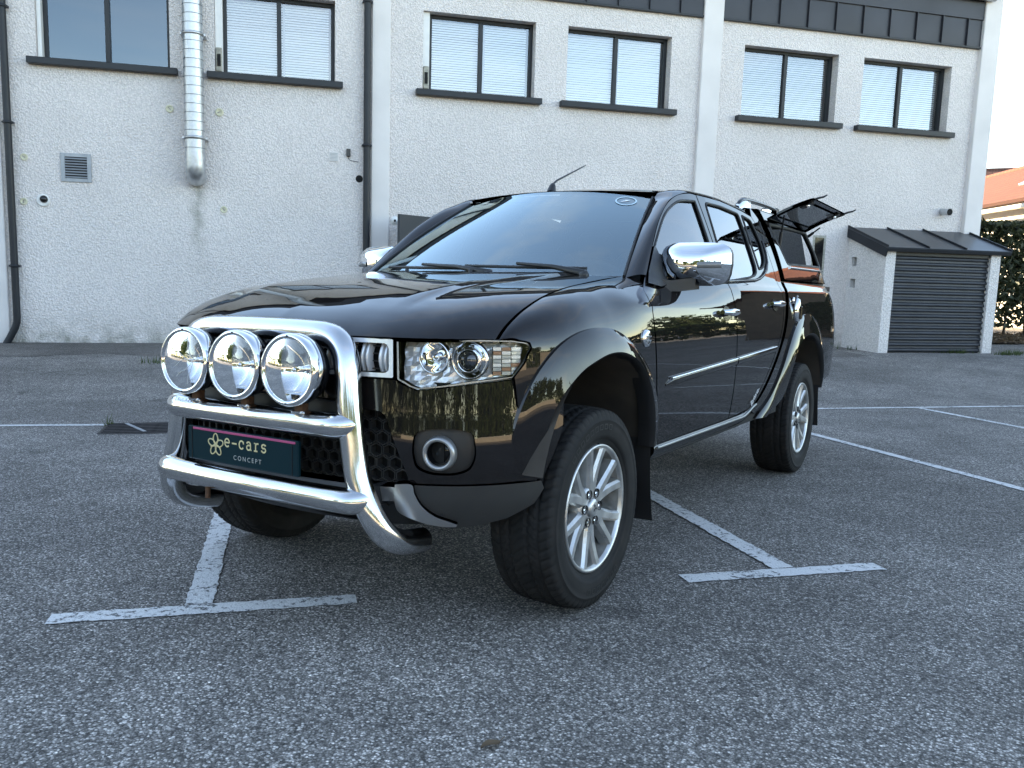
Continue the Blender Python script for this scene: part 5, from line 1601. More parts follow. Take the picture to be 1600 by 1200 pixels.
# A-pillar running into the roof rail
C1 = [np.array(wscr(1.0, t))+np.array([.006, 0, .003]) for t in (-.02, .25, .5, .75, .93)]+[np.array([float(xr(y))+.004, y, float(eZ(y))+.034*(1-min(1, (xr(y)/.6)**2))-.001]) for y in (1.23, 1.40, 1.60, 1.9, 2.2, 2.455)]
C2 = [np.array(side(y, z)) for y, z in ((.600, 1.211), (.750, 1.343), (.897, 1.461), (1.060, 1.556), (1.16, 1.594), (1.28, 1.624), (1.40, 1.643), (1.60, 1.648), (1.90, 1.652), (2.22, 1.636), (2.455, 1.622))]
c1, c2 = crom(C1, 6), crom(C2, 6)
for s in (1, -1):
    P = []
    for p, q in zip(c1, c2):
        d = q-p; L = np.linalg.norm(d); nn = np.array([.75, -.35, .55]) if p[1] < 1.15 else np.array([.6, 0, .8]); nn /= np.linalg.norm(nn)
        ctl = (p+q)/2+nn*min(.026, .32*L)
        P.append([(1-t)**2*p+2*t*(1-t)*ctl+t*t*q for t in np.linspace(0, 1, 9)])
    m = MB().grid(P); (m if s > 0 else m.mirror()).build('roof_rail', 'car_paint', truck)
    # windscreen edge strip
    e = [np.array(wscr(1.0, t))+np.array([-.002, -.004, .002]) for t in np.linspace(0, .98, 14)]
    MB().tube([p*np.array([s, 1, 1]) for p in e], .006, 8).build('windscreen_moulding', 'rubber', truck)
# antenna
ab = np.array(roof_s(-.02, 1.165)); an = MB()
an.lathe([(0, .045), (.010, .043), (.017, .030), (.022, .008), (.024, -.004)], Matrix.Translation(Vector(ab))@Matrix.Rotation(R(-18), 4, 'X'), 18)
ao = an.build('antenna', 'black_plastic', truck)
MB().tube([ab+np.array([0, .008, .036]), ab+np.array([.002, .05, .062]), ab+np.array([.012, .345, .178])], [.006, .0055, .003], 8).build('antenna_mast', 'black_plastic', ao)

# ---------------------------------------------------------------- mirrors
for s in (1, -1):
    # the cap: a rounded shell, fuller towards the front
    m = MB(); P = []
    cx, cy, cz = .882, .842, 1.268
    for k in range(29):
        a = 2*math.pi*k/28; row = []
        e = .50
        ca, sa = math.cos(a), math.sin(a)
        px = math.copysign(abs(ca)**e, ca); pz = math.copysign(abs(sa)**e, sa)
        top = px*.150; hz = pz*(.092 if pz > 0 else .094)
        if pz < 0: top *= (1+.26*pz) if px < 0 else (1+.06*pz); hz -= (.014*(-px) if px < 0 else .0)
        for q in range(10):
            f = 1-(q/9)**1.15; f = max(f, .0)
            row.append((cx+top*f, cy-.078*(1-f**3.2)+.022*top*f/.150+.008*(hz*f/.09)**2, cz+hz*f))
        P.append(row)
    m.grid(P); o = (m if s > 0 else m.mirror()).build('side_mirror', 'chrome', truck)
    m = MB().grid([[r_[0], (r_[0][0]*.96+cx*.04, r_[0][1]+.045, r_[0][2]*.97+cz*.03)] for r_ in P]); m.add([(p[0]*.96+cx*.04, p[1]+.045, p[2]*.97+cz*.03) for p in [r_[0] for r_ in P][:-1]], [tuple(range(28))])
    (m if s > 0 else m.mirror()).build('mirror_housing', 'black_plastic', o)
    ind = MB(); Q = []
    for t in np.linspace(0, 1, 9):
        x = .915+.092*t; y = .772+.030*t**2.4+.012*t
        Q.append([(x, y+.002, 1.246+.004*t), (x, y-.007, 1.250+.004*t), (x, y-.007, 1.270+.002*t), (x, y+.002, 1.275+.002*t)])
    ind.grid(Q); (ind if s > 0 else ind.mirror()).build('indicator', 'smoke_lens', o)
    arm = MB()
    arm.grid([[np.array(a_)+np.array([0, 0, dz]) if i_ == 0 else np.array(a_)+np.array([0, d_, dz]) for i_, (d_, dz) in enumerate(((0, .022), (.05, .022), (.05, -.026), (0, -.026), (0, .022)))] for a_ in ((.765, .655, 1.178), (.82, .72, 1.172), (.90, .80, 1.186))], smooth=False)
    (arm if s > 0 else arm.mirror()).build('mirror_arm', 'black_plastic', o)
    # sail panel
    sp_ = [(.600, 1.205), (.545, 1.172), (.64, 1.160), (.735, 1.172), (.775, 1.290), (.758, 1.340), (.742, 1.332)]
    panel('mirror_sail', sp_, side, 'black_plastic', o, step=.03, depth=.012, off=.010, mir=s < 0, hint=out_side)

# ---------------------------------------------------------------- load bed
bedf = [(y+.062+.016*sstep((z-.9)/.4), z) for y, z in [(p[0], p[1]) for p in J if p[1] < 1.24]]
bo = [(2.625, 1.236)]+[tuple(p) for p in bedf]+[(1.95, .500), (2.15, .52)]
bo += [tuple(p) for p in crom([(2.30, .60), (2.43, .72), (2.53, .84), (2.65, .925), (2.78, .975), (2.94, .995), (3.10, .975), (3.23, .92), (3.33, .84), (3.40, .74), (3.435, .60)], 4)]
bo += [(3.46, .55), (3.70, .570), (3.90, .60), (4.02, .64), (4.085, .72), (4.10, .90), (4.10, 1.10), (4.09, 1.238), (3.6, 1.238), (3.1, 1.237)]
for s in (1, -1):
    b = panel('bed_side', bo, side, 'car_paint', truck, step=.03, depth=.05, mir=s < 0, hint=out_side)
    if s > 0:
        # chrome filler cap with hinge bracket
        c = np.array(side(2.715, 1.062)); M = frame_mat(c+np.array([.002, 0, 0]), (0, 1, 0), (0, 0, 1), (1, 0, 0))
        fo = MB().lathe([(.0, .020), (.040, .019), (.052, .014), (.058, .004), (.060, -.002)], M@Matrix.Scale(1.35, 4, (0, 1, 0)), 32).build('filler_cap', 'chrome', truck)
        MB().lathe([(0, .008), (.018, .008), (.022, 0)], frame_mat(np.array(side(2.66, 1.125))+np.array([.004, 0, 0]), (0, 1, 0), (0, 0, 1), (1, 0, 0)), 18).build('lock_cap', 'chrome', fo)
        MB().box((.018, -.012, -.05), (.034, .012, .03), Matrix.Translation(Vector(c)), bev=.005).build('cap_lever', 'black_gloss', fo)
        MB().lathe([(.062, .003), (.070, .001), (.072, -.004)], M@Matrix.Scale(1.35, 4, (0, 1, 0)), 32).build('cap_ring', 'black_gloss', fo)
MB().box((-.70, 4.085, .62), (.70, 4.125, 1.235), bev=.015).build('tailgate', 'car_paint', truck)
for s in (1, -1):
    P = []
    for z in np.linspace(.86, 1.16, 10):
        P.append([np.array(side(y, z))+np.array([.006, 0, 0]) for y in np.linspace(4.045, 4.122, 8)])
    m = MB().grid(P); (m if s > 0 else m.mirror()).build('tail_lamp', 'red_lens', truck)
MB().box((-.72, 4.05, .46), (.72, 4.19, .62), bev=.03).build('rear_bumper', 'chrome', truck)
MB().box((-.76, 2.64, 1.225), (.76, 3.90, 1.252)).build('bed_rail_seal', 'rubber', truck)

# ---------------------------------------------------------------- canopy (hardtop)
def can_top(x, y):
    zz = 1.684+.006*math.sin((y-2.6)*1.3)-.05*max(0, (y-3.7)/.2)**2
    return (x, y, zz+.045*(1-min(1.0, abs(x)/.60)**2.4)-.0)
to_ = [(x, 2.655-.03*(1-(x/.6)**2)) for x in np.linspace(-.585, .585, 11)]+[(.585, y) for y in np.linspace(2.75, 3.75, 12)]+[(x, 3.86) for x in np.linspace(.57, -.57, 9)]+[(-.585, y) for y in np.linspace(3.75, 2.75, 12)]
can = panel('canopy', to_, can_top, 'car_paint', truck, step=.05, depth=.01, hint=out_up)

cf = [(2.66, 1.655), (2.685, 1.58), (2.705, 1.42), (2.665, 1.252)]
co_ = [tuple(p) for p in crom(cf, 6)]+[(3.1, 1.253), (3.6, 1.255), (4.085, 1.258)]+[tuple(p) for p in crom([(4.075, 1.30), (4.035, 1.42), (3.95, 1.55), (3.86, 1.655)], 5)]+[(3.4, 1.66), (3.0, 1.66)]
ch_ = rnd([(2.745, 1.600), (2.80, 1.48), (2.862, 1.352), (3.20, 1.359), (3.60, 1.367), (3.935, 1.374), (3.90, 1.47), (3.80, 1.622), (3.4, 1.615), (3.1, 1.608)], [.03, 0, .02, 0, 0, .03, 0, .03, 0, 0], 4)
for s in (1, -1):
    panel('canopy_side', co_, side, 'car_paint', can, step=.035, depth=.03, holes=[ch_], mir=s < 0, off=.004, hint=out_side)
    seal(ch_, can, s < 0, r=.012, off=-.004, name='opening_seal')
    # lower lip strip under the opening
    C = [np.array(side(y, 1.333+.011*(y-2.87)))+np.array([.008, 0, 0]) for y in np.linspace(2.88, 3.93, 14)]
    MB().tube([p*np.array([s, 1, 1]) for p in C], .007, 8).build('opening_lip', 'chrome', can)
for s in (1, -1):
    P = []
    for y in np.linspace(2.65, 3.86, 22):
        p = np.array(can_top(.585, y)); q = np.array(side(y, 1.656))+np.array([.004, 0, 0]); ctl = np.array([q[0]-.006, y, p[2]+.004])
        P.append([(1-t)**2*p+2*t*(1-t)*ctl+t*t*q for t in np.linspace(0, 1, 7)])
    m = MB().grid(P); (m if s > 0 else m.mirror()).build('canopy_edge', 'car_paint', can)
# front and rear walls, lining
fw_ = MB()
for y, mt in ((2.70, 0),):
    fw_.add([(-.765, y, 1.25), (.765, y, 1.25), (.705, y+.02, 1.42), (.625, y, 1.60), (.56, y-.02, 1.675), (-.56, y-.02, 1.675), (-.625, y, 1.60), (-.705, y+.02, 1.42)], [tuple(range(8))])
fw_.build('canopy_front', 'rubber', can)
rw = MB().add([(-.62, 4.078, 1.26), (.62, 4.078, 1.26), (.58, 3.86, 1.67), (-.58, 3.86, 1.67)], [(0, 1, 2, 3)])
rw.build('canopy_rear_glass', 'dark_glass', can)
ln_ = MB().box((-.78, 2.72, 1.20), (.78, 4.04, 1.235)); ln_.add([(-.60, 2.70, 1.665), (.60, 2.70, 1.665), (.60, 3.85, 1.655), (-.60, 3.85, 1.655)], [(0, 3, 2, 1)])
# inner frame round the far and near opening
for s in (1, -1):
    inn = rnd([(2.86, 1.575), (2.94, 1.39), (3.75, 1.40), (3.66, 1.585)], .05, 4)
    pass
ln_.build('canopy_lining', 'lining', can)
far_in = rnd([(2.98, 1.58), (3.02, 1.40), (3.72, 1.405), (3.66, 1.56), (3.55, 1.59)], .04, 4)
panel('inner_trim', rnd([(2.72, 1.62), (2.84, 1.30), (4.0, 1.30), (3.84, 1.64)], .03, 3), side, 'lining', can, step=.06, depth=0, holes=[far_in], off=-.03, mir=True, hint=out_side)
panel('far_pane', ch_, side, 'dark_glass', can, step=.08, depth=0, off=-.006, mir=True, hint=out_side)
# roof rails
for s in (1, -1):
    ra = can_top(.545, 2.66); rb = can_top(.545, 3.62)
    x = .50*s; z = 1.712
    pts = [(x, 2.60, z-.005), (x, 2.64, z+.020), (x, 2.72, z+.040), (x, 2.95, z+.048), (x, 3.2, z+.050), (x, 3.40, z+.046), (x, 3.47, z+.030), (x, 3.51, z-.004)]
    rr_ = MB().tube(crom(pts, 5), .0145, 10).build('roof_rack_rail', 'black_gloss', truck)
    for ya, yb, mt in ((2.56, 2.80, 'chrome'), (3.42, 3.55, 'black_gloss')):
        P = []
        for t in np.linspace(0, 1, 11):
            y = ya+(yb-ya)*t; h = (.050*math.sin(math.pi/2*min(1, (t if ya < 3 else 1-t)*1.25)))+.004
            P.append([(x-.024, y, z-.026), (x-.020, y, z-.020+h), (x, y, z-.012+h), (x+.020, y, z-.020+h), (x+.024, y, z-.026)])
        MB().grid(P).build('rail_foot', mt, rr_)
# work lamp on the canopy roof
wlp = MB().box((.33, 3.68, 1.735), (.45, 3.76, 1.80), bev=.010).build('work_lamp', 'black_plastic', truck)
MB().box((.345, 3.672, 1.745), (.435, 3.679, 1.79)).build('lamp_face', 'chrome', wlp)
MB().box((.375, 3.70, 1.70), (.405, 3.74, 1.74)).build('bracket', 'black_plastic', wlp)

# side hatch, hinged at the top and standing open
hz_, hx_ = 1.628, Xs(3.2, 1.628)+.012
H0 = Vector((hx_, 2.70, hz_)); up_d = Vector((.288, 0, .128)).normalized(); LEN = .300
HM = frame_mat(H0, (0, 1, 0), tuple(up_d), tuple(Vector((0, 1, 0)).cross(up_d)))     # local x along truck, y outwards
hatch = empty('canopy_hatch', HM, truck)
ho = rnd([(.0, .0), (1.02, .0), (1.03, LEN*.98), (.02, LEN)], [.02, .02, .03, .03], 4)
hi_ = rnd([(.07, .05), (.95, .05), (.96, LEN-.05), (.09, LEN-.05)], .02, 4)
def flat(u, v): return (u, v, -.010*math.sin(math.pi*v/LEN))
panel('hatch_frame', ho, flat, 'black_gloss', hatch, step=.06, depth=.012, holes=[hi_], hint=lambda p: (0, 0, -1))
panel('hatch_glass', ho, flat, 'dark_glass', hatch, step=.06, depth=0, off=.002, hint=lambda p: (0, 0, 1))
for x in (.06, .98):
    MB().tube([(x, LEN-.03, .004), (x+.005, LEN+.02, .008), (x+.01, LEN+.05, .014), (x+.01, LEN+.072, .012)], [.008, .007, .006, .004], 8).build('hook', 'black_plastic', hatch)
for x in (.14, .92):
    MB().lathe([(0, .02), (.014, .02), (.017, .012), (.017, 0)], Matrix.Translation((x, LEN-.07, .0)), 14).build('lock_knob', 'chrome', hatch)
    MB().box((x-.04, LEN-.11, .0), (x+.04, LEN-.03, .010), bev=.003).build('lock_plate', 'black_plastic', hatch)
for ya, yb in ((2.80, 2.83), (3.80, 3.86)):
    a = HM@Vector((ya-2.70-.0, LEN*.30, .008)); b = Vector(side(yb, 1.43 if ya < 3 else 1.585))+Vector((-.02, 0, 0))
    MB().tube([b, b+(a-b)*.55], .010, 10).build('strut_body', 'black_plastic', can)
    MB().tube([b+(a-b)*.54, a], .0055, 8).build('strut_rod', 'black_gloss', can)
    MB().lathe([(.014*math.sin(q), .014*math.cos(q)) for q in np.linspace(0, math.pi, 9)], Matrix.Translation(b+Vector((.012, 0, 0))), 14).build('ball_stud', 'chrome', can)
# ---------------------------------------------------------------- wheels
RT, TW = .363, .122
def tyre_mesh():
    na = 440
    prof = []                                   # (axial, radius, tread?) from the outer bead round to the inner bead
    side_o = [(.100, .2285), (.108, .236), (.114, .246), (.1165, .252), (.1185, .2525), (.122, .268), (.1245, .285), (.1250, .300), (.1238, .315), (.1248, .3165), (.1248, .321), (.1225, .3225), (.1195, .336), (.1150, .347)]
    prof += [(a, r, 0) for a, r in side_o]
    for a in np.linspace(.110, -.110, 45): prof.append((a, RT-.0085*abs(a/.110)**3.2, 1))
    prof += [(-a, r, 0) for a, r in side_o[::-1]]
    per = 0.0355
    def depth(a, s_):
        d = 0.0
        for g in (-.034, .034):
            if abs(a-g-.003*math.sin(2*math.pi*s_/per)) < .0052: d = max(d, .0075)
        for g in (-.071, .071):
            if abs(a-g) < .0045: d = max(d, .0072)
        aa = abs(a)
        ph = (s_+a*.55*(1 if a > 0 else -1))/per % 1.0
        if aa > .0755 and ph < .20: d = max(d, .0065)
        if .038 < aa < .067:
            p2 = (s_-aa*.9)/per % 1.0
            if p2 < .15: d = max(d, .0055)
            elif abs(p2-.58) < .06: d = max(d, .003)
        if aa < .030:
            p3 = (s_+a*.8)/per % 1.0
            if p3 < .13: d = max(d, .0045)
        return d
    v = []; n = len(prof)
    for k in range(na):
        th = 2*math.pi*k/na; s_ = RT*th
        for a, r, tr in prof:
            rr = r-(depth(a, s_) if tr else 0)
            if not tr and r > .330:
                ph = (s_+.05*.55)/per % 1.0
                if ph < .22: rr -= .004
            v.append((a, rr*math.cos(th), rr*math.sin(th)))
    f = []
    for k in range(na):
        k2 = (k+1) % na
        for i in range(n-1): f.append((k*n+i, k*n+i+1, k2*n+i+1, k2*n+i))
    return v, f
tv, tf = tyre_mesh()
tyre_me = bpy.data.meshes.new('tyre'); tyre_me.from_pydata([tuple(map(float, p)) for p in tv], [], tf); tyre_me.update()
tyre_me.polygons.foreach_set('use_smooth', [True]*len(tyre_me.polygons)); tyre_me.materials.append(MATS['tyre_rubber'])

def raised_text(base, words):
    # raised sidewall bars (the words cannot be read in the photograph)
    m = MB()
    for k in range(words):
        a0 = base+R(7.2*k); w = R(4.6)
        for q, (ra, rb) in enumerate(((.286, .289), (.303, .306))):
            m.grid([[(.1262, r*math.cos(a0+w*t), r*math.sin(a0+w*t)) for r in (ra, rb)] for t in np.linspace(0, 1, 4)])
        for t in (0, .9):
            m.grid([[(.1262, r*math.cos(a0+w*(t+dt)), r*math.sin(a0+w*(t+dt))) for r in (.286, .306)] for dt in (0, .14)])
    return m

def rim_parts(parent):
    MX = Matrix(((0, 0, 1, 0), (1, 0, 0, 0), (0, 1, 0, 0), (0, 0, 0, 1)))       # lathe axis z -> truck x
    m = MB()
    m.lathe([(.2315, .098), (.2325, .106), (.2300, .112), (.2240, .113), (.2180, .108), (.2140, .098)], MX, 96)
    rim = m.build('rim', 'alloy', parent)
    MB().lathe([(.2140, .098), (.2120, .060), (.2040, .020), (.1980, -.060), (.2150, -.100)], MX, 96).build('rim_barrel', 'alloy_shaded', parent)  # darker alloy stands for the shadow between the spokes
    sp = MB()
    for k in range(6):
        for sgn in (-1, 1):
            P = []
            for t in np.linspace(0, 1, 9):
                r = .040+(.2185-.040)*t
                ang = R(60*k+12)+sgn*R(4.5+9.2*t**.8)
                c, s_ = math.cos(ang), math.sin(ang)
                hw = .0255-.0088*t+.004*max(0, t-.8)/.2; fx = .093+.014*t-.004*math.sin(math.pi*t)
                pr = [(-hw-.004, fx-.040), (-hw, fx-.010), (-hw*.55, fx), (hw*.55, fx), (hw, fx-.010), (hw+.004, fx-.040)]
                P.append([(x_, r*c-w*s_, r*s_+w*c) for w, x_ in pr])
            sp.grid(P, smooth=False)
    sp.lathe([(.0, .090), (.060, .092), (.076, .090), (.084, .078), (.086, .040)], MX, 48)
    sp.build('spokes', 'alloy', parent)
    for k in range(6):
        a = R(60*k+42); r = .0575
        M = Matrix.Translation((0, r*math.cos(a), r*math.sin(a)))@MX
        MB().lathe([(.0175, .098), (.0165, .0985), (.0150, .080), (0, .078)], M, 18).build('lug_hole', 'black_plastic', parent)
        MB().lathe([(0, .097), (.006, .096), (.0095, .091), (.0095, .060)], M, 6, smooth=False).build('lug_nut', 'chrome', parent)
    MB().lathe([(0, .106), (.020, .1055), (.030, .103), (.0345, .097), (.036, .070)], MX, 32).build('centre_cap', 'alloy', parent)
    em = MB()
    for k in range(3):
        a0 = R(90+120*k); c, s_ = math.cos(a0), math.sin(a0); L_, w_ = .017, .005
        em.add([(.1068, p*c-t*s_, p*s_+t*c) for p, t in ((0, 0), (L_/2, w_), (L_, 0), (L_/2, -w_))], [(0, 1, 2, 3)])
    em.build('cap_badge', 'grey_plastic', parent)
    MB().lathe([(.0, .006), (.075, .006), (.080, .010), (.150, .010), (.152, -.012), (.0, -.012)], MX, 48).build('brake_disc', 'brake_iron', parent)
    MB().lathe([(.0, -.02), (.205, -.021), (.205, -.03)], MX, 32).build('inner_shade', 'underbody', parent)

wheel0 = None
for (x, y, rot) in ((.7475, 0.0, 15), (.7475, 3.0, 50), (-.7475, 0.0, 80), (-.7475, 3.0, 5)):
    base = Matrix.Translation((x, y, RT))@Matrix.Rotation(0 if x > 0 else math.pi, 4, 'Z')@Matrix.Rotation(R(rot), 4, 'X')
    if wheel0 is None:
        w = empty('wheel', base, truck)
        t = bpy.data.objects.new('tyre', tyre_me); COL.objects.link(t); t.parent = w
        for b_, n_w in ((R(60), 9), (R(240), 7)): raised_text(b_, n_w).build('sidewall_marking', 'rubber', w)['kind'] = 'stuff'
        rim_parts(w); wheel0 = w
    else:
        w = copy_obj(wheel0, truck); w.matrix_local = base
        for ch in list(wheel0.children): copy_obj(ch, w)
# mud flaps
for s in (1, -1):
    for y, x0, x1, z0, z1 in ((.425, .60, .872, .215, .56), (3.40, .58, .872, .26, .66)):
        P = []
        for zz in np.linspace(z1, z0, 8):
            P.append([(s*xx, y+.05*((z1-zz)/(z1-z0))**2-.015*math.cos(math.pi*(xx-x0)/(x1-x0)), zz) for xx in np.linspace(x0, x1, 6)])
        m = MB().grid(P); m.grid([[(p[0], p[1]+.006, p[2]) for p in r_] for r_ in P]); m.build('mud_flap', 'black_plastic', truck)
# a broad deflector ahead of each rear wheel
# ---------------------------------------------------------------- underbody
ub = MB().box((-.58, -.45, .36), (.58, 3.95, .50)).box((-.84, .50, .46), (.84, 2.45, .52)).box((-.62, -.60, .42), (.62, -.42, .84))
ub.box((-.80, 2.50, .60), (.80, 4.05, .68)).box((-.50, -.40, .50), (.50, .50, 1.02)).box((-.78, 2.44, .55), (.78, 2.47, 1.12))
ub.box((-.46, .42, .50), (.46, .50, 1.12)).box((-.84, .46, .50), (.84, .49, 1.02))
ub.build('chassis', 'underbody', truck)
ax = MB().tube([(-.62, 0, RT), (.62, 0, RT)], .045, 10).tube([(-.62, 3.0, RT), (.62, 3.0, RT)], .055, 10)
ax.lathe([(0, .13), (.08, .11), (.13, .03), (.13, -.03), (.08, -.11), (0, -.13)], Matrix.Translation((.05, 3.0, RT)), 16)
ax.build('axle', 'underbody', truck)
sk = MB().add([(-.42, -.66, .375), (.42, -.66, .375), (.40, -.30, .30), (-.40, -.30, .30)], [(0, 1, 2, 3)]); sk.build('sump_guard', 'grey_plastic', truck)
# cab back wall, seen through the gap
MB().add([(-.80, 2.50, .60), (.80, 2.50, .60), (.79, 2.56, 1.25), (.66, 2.54, 1.60), (.55, 2.46, 1.655), (-.55, 2.46, 1.655), (-.66, 2.54, 1.60), (-.79, 2.56, 1.25)], [tuple(range(8))]).build('cab_back', 'black_plastic', truck)
# ---------------------------------------------------------------- interior
dash = MB(); P = []
for x in np.linspace(-.72, .72, 15):
    P.append([(x, .50, 1.10), (x, .56, 1.165-.01*abs(x)), (x, .74, 1.175), (x, .86, 1.14), (x, .88, .95), (x, .80, .70)])
dash.grid(P); dash.build('dashboard', 'interior', truck)
sw = MB(); MSW = Matrix.Translation((.36, 1.00, 1.11))@Matrix.Rotation(R(-62), 4, 'X')
ring = [MSW@Vector((.185*math.cos(a), .185*math.sin(a), 0)) for a in np.linspace(0, 2*math.pi, 33)[:-1]]
sw.tube(ring, .014, 8, closed=True)
for a in (0, math.pi, -math.pi/2): sw.tube([MSW@Vector((0, 0, -.02)), MSW@Vector((.18*math.cos(a), .18*math.sin(a), 0))], .014, 8)
sw.lathe([(0, .01), (.06, .005), (.065, -.03)], MSW, 20)
sw.build('steering_wheel', 'interior', truck)
for y in (1.45, 2.15):
    for x in (-.36, .36):
        c = MB().box((x-.24, y-.42, .72), (x+.24, y+.06, .86), bev=.05)
        c.box((x-.235, -.06, 0), (x+.235, .06, .56), Matrix.Translation((0, y+.06, .82))@Matrix.Rotation(R(-16), 4, 'X'), bev=.045)
        st_ = c.build('seat', 'seat_cloth', truck)
        MB().box((x-.125, y+.18, 1.375), (x+.125, y+.27, 1.54), bev=.035).build('headrest', 'seat_cloth', st_)
MB().box((-.62, .95, .60), (.62, 2.5, .66)).build('cabin_floor', 'interior', truck)
MB().add([(-.52, 1.16, 1.595), (.52, 1.16, 1.595), (.55, 2.45, 1.61), (-.55, 2.45, 1.61)], [(0, 3, 2, 1)]).build('headliner', 'headlining', truck)
rv = np.array(wscr(-.06, .90))
MB().box((-.12, -.012, -.035), (.12, .02, .035), Matrix.Translation(Vector(rv)+Vector((0, .07, -.055))), bev=.012).build('rear_view_mirror', 'black_plastic', truck)
# ---------------------------------------------------------------- bull bar
BY, BR = -.800, .0405
bb = empty('bull_bar', None, truck)
hoop = [(.50, -.55, .315), (.505, -.665, .335), (.498, -.735, .375), (.475, -.768, .435), (.440, -.778, .515), (.415, -.778, .60), (.397, -.779, .715), (.385, -.775, .80), (.373, -.768, .88), (.355, -.762, .93), (.32, -.758, .965), (.27, -.757, .979), (.2, -.757, .983), (.1, -.757, .985)]
hoop = [(-x, y, z) for x, y, z in hoop]
hoop = hoop+[(-x, y, z) for x, y, z in hoop[::-1]]
MB().tube(crom(hoop, 5), BR, 24).build('hoop', 'steel_tube', bb)
def cross(z, xe, nm):
    pts = [(-xe, BY+.022, z+.002), (-xe+.012, BY-.002, z), (-xe+.055, BY-.018, z), (-.2, BY-.022, z-.002), (0, BY-.024, z-.002), (.2, BY-.022, z-.002), (xe-.055, BY-.018, z), (xe-.012, BY-.002, z), (xe, BY+.022, z+.002)]
    MB().tube(crom(pts, 5), BR*.99, 24).build(nm, 'steel_tube', bb)
cross(.708, .398, 'upper_cross_bar'); cross(.482, .452, 'lower_cross_bar')
text_mesh('X-TRUCKER', .020, 'maker_mark', 'grey_plastic', bb, frame_mat((-.300, BY-.055, .736), (1, 0, 0), (0, .55, .835), (0, -.835, .55)), 1.05)
for s in (1, -1):
    MB().box((s*.44-.01, -.80, .45), (s*.44+.01, -.55, .52), bev=.003).build('mount_bracket', 'black_plastic', bb)
MB().tube([(-.20, BY-.03, .452), (-.20, BY-.032, .405)], .009, 10).build('tow_pin', 'rust', bb)

# ---------------------------------------------------------------- spot lamps
def spot(x, crack):
    c = Vector((x, -.885, .874)); fwd = Vector((.05, -1, .03)).normalized(); xx = Vector((0, 0, 1)).cross(fwd).normalized(); yy = fwd.cross(xx)
    sroot = empty('spot_lamp', frame_mat(c, tuple(xx), tuple(yy), tuple(fwd)), truck)
    I = Matrix.Identity(4); r = .111
    MB().lathe([(.105, -.004), (.106, -.045), (.100, -.070), (.080, -.098), (.050, -.115), (0, -.120)], I, 48).build('housing', 'black_gloss', sroot)
    MB().lathe([(.0945, -.004), (.096, .006), (.100, .010), (.107, .008), (r, .001), (r+.0008, -.010), (r, -.036), (r-.003, -.040)], I, 64).build('bezel', 'chrome', sroot)
    MB().lathe([(.095*t, .004+.010*(1-t*t)) for t in np.linspace(0, 1, 14)], I, 48).build('lens', 'lamp_glass', sroot)
    MB().lathe([(.094*t, -.062+.060*t*t) for t in np.linspace(.10, 1, 20)], I, 64).build('reflector', 'reflector', sroot)
    MB().lathe([(0, -.020), (.007, -.021), (.009, -.028), (.009, -.062)], I, 16).build('bulb_shield', 'chrome', sroot)
    for k in range(4):
        a = R(45+90*k+45)
        MB().lathe([(0, .012), (.0028, .0118), (.003, .008)], Matrix.Translation((.1025*math.cos(a), .1025*math.sin(a), 0)), 8).build('bezel_screw', 'black_plastic', sroot)
    # parking-light flat at the foot of the reflector
    MB().add([(-.052, -.074, -.010), (.052, -.074, -.010), (.058, -.064, -.030), (-.058, -.064, -.030)], [(0, 1, 2, 3)]).build('pilot_shelf', 'reflector', sroot)
    if crack:
        rn = random.Random(5); m = MB()
        o = Vector((.055, .004, .0135))
        for k in range(9):
            a = 2*math.pi*k/9+rn.uniform(-.2, .2); p = [tuple(o)]; q = o.copy()
            for j in range(5):
                a += rn.uniform(-.35, .35); q = q+Vector((math.cos(a), math.sin(a), 0))*rn.uniform(.012, .026)
                if math.hypot(q.x, q.y) > .090: break
                p.append((q.x, q.y, .0045+.010*(1-(q.x**2+q.y**2)/.009)+.0006))
            if len(p) > 1: m.tube(p, .0009, 5)
        m.build('cracks', 'mark_white', sroot)
    # foot on the cross bar
    MB().box((-.018, -.150, -.075), (.018, -.090, -.045), bev=.004).build('foot', 'rust', sroot)
    MB().lathe([(0, .006), (.020, .006), (.022, 0)], Matrix.Translation((0, -.128, -.045))@Matrix.Rotation(R(90), 4, 'X'), 16).build('foot_washer', 'chrome', sroot)
    return sroot
spot(-.243, True); spot(.0, False); spot(.243, False)
# wiring and brackets behind the lamps
MB().box((-.34, -.775, .70), (.34, -.755, .775)).build('lamp_rail', 'black_plastic', truck)

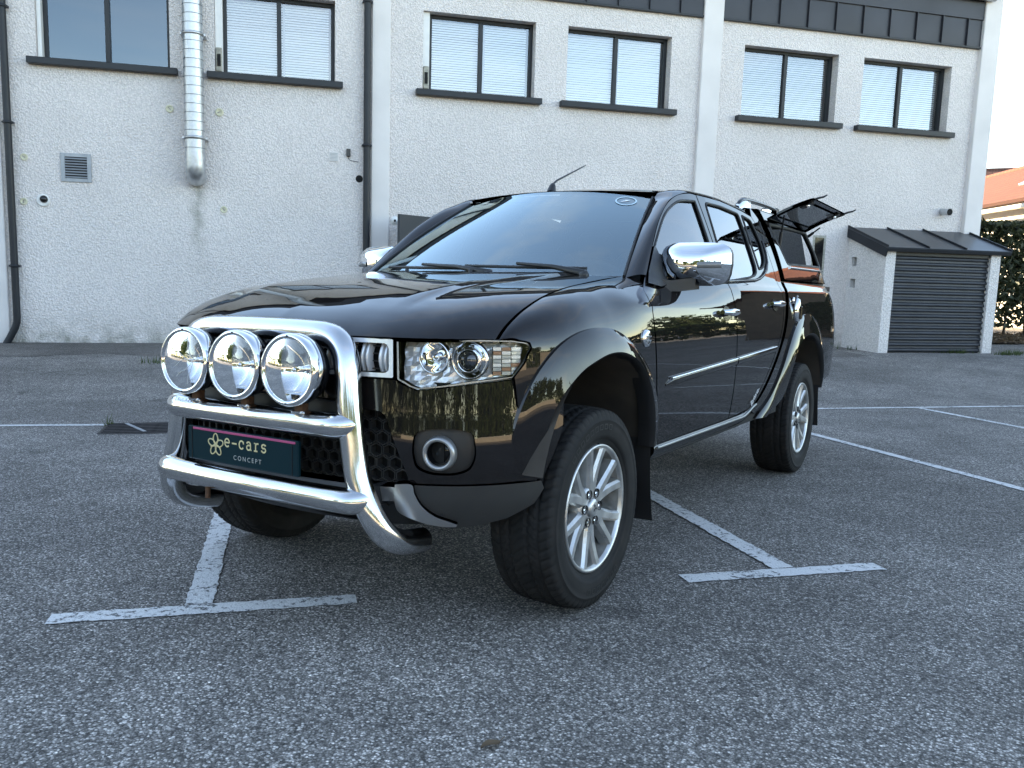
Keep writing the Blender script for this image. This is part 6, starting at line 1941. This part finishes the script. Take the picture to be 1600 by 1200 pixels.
# ---------------------------------------------------------------- number plate
PY = -.838
pl_ = empty('number_plate', Matrix.Translation((-.022, PY, .592)), truck)
MB().box((-.262, -.006, -.057), (.262, .010, .057), bev=.004).build('plate_board', 'plate_blue', pl_)
MB().box((-.232, -.0085, .0465), (.252, -.0062, .0545), bev=.001).build('plate_band', 'plate_pink', pl_)
for x in (-.238, .238): MB().box((x-.0012, -.0078, -.055), (x+.0012, -.0062, .055)).build('plate_edge', 'dark_hole', pl_)
FM = lambda x, z: frame_mat((x, -.0072, z), (1, 0, 0), (0, 0, 1), (0, -1, 0))
def stroke_text(txt, h, x0, z0, adv, wgt, name, mat):
    """typewriter letters drawn as strokes with slab feet"""
    m = MB()
    def seg(pts, dx):
        P = [(x0+dx+px*h, -.0072, z0+pz*h) for px, pz in pts]
        v = []; f = []
        for i, (x, y, z) in enumerate(P):
            a = P[max(i-1, 0)]; b = P[min(i+1, len(P)-1)]; tx_, tz_ = b[0]-a[0], b[2]-a[2]; l = math.hypot(tx_, tz_) or 1
            v += [(x-tz_/l*wgt/2, y, z+tx_/l*wgt/2), (x+tz_/l*wgt/2, y, z-tx_/l*wgt/2)]
        for i in range(len(P)-1): f.append((2*i, 2*i+1, 2*i+3, 2*i+2))
        m.add(v, f)
    arc = lambda cx, cz, rx, rz, a, b, n=14: [(cx+rx*math.cos(R(a+(b-a)*k/n)), cz+rz*math.sin(R(a+(b-a)*k/n))) for k in range(n+1)]
    L = {
     'e': [[(.04, .34), (.56, .34)], arc(.3, .33, .27, .32, 0, 315, 20)],
     '-': [[(.02, .34), (.58, .34)]],
     'c': [arc(.3, .33, .26, .32, 40, 320, 18), [(.53, .40), (.53, .62)]],
     'a': [arc(.28, .44, .22, .21, 160, 0, 10)+[(.50, .44), (.50, .04), (.62, .02)], arc(.28, .20, .21, .19, 60, 330, 14), [(.30, .39), (.50, .39)]],
     'r': [[(.05, .02), (.45, .02)], [(.24, .02), (.24, .62), (.06, .62)], arc(.46, .40, .22, .22, 170, 60, 8)],
     's': [arc(.30, .47, .20, .16, 20, 250, 12)+arc(.30, .18, .22, .17, 70, -160, 12), [(.50, .52), (.50, .64)], [(.08, .02), (.08, .16)]],
    }
    dx = 0
    for ch in txt:
        for s_ in L.get(ch, []): seg(s_, dx)
        dx += adv
    return m.build(name, mat, pl_)
stroke_text('e-cars', .041, -.074, .004, .0345, .0052, 'plate_name', 'plate_gold')
text_mesh('CONCEPT', .0215, 'plate_subtitle', 'plate_grey', pl_, FM(.034, -.029), 1.5)
lg = MB(); lc = (-.118, .004)
for k in range(5):
    a0 = R(90+72*k)
    for rr, ww in ((.0165, .0098), (.0185, .0120)):
        cx, cz = lc[0]+.0205*math.cos(a0), lc[1]+.0205*math.sin(a0)
        ring = [(cx+rr*math.cos(t)*math.cos(a0)-ww*math.sin(t)*math.sin(a0), -.0074, cz+rr*math.cos(t)*math.sin(a0)+ww*math.sin(t)*math.cos(a0)) for t in np.linspace(0, 2*math.pi, 25)[:-1]]
        lg.tube(ring, .0011, 6, closed=True)
    b0 = a0+R(36)
    lg.add([(lc[0]+.006*math.cos(b0-1), -.0073, lc[1]+.006*math.sin(b0-1)), (lc[0]+.030*math.cos(b0), -.0073, lc[1]+.030*math.sin(b0)), (lc[0]+.006*math.cos(b0+1), -.0073, lc[1]+.006*math.sin(b0+1))], [(0, 1, 2)])
lg.build('plate_emblem', 'plate_gold', pl_)
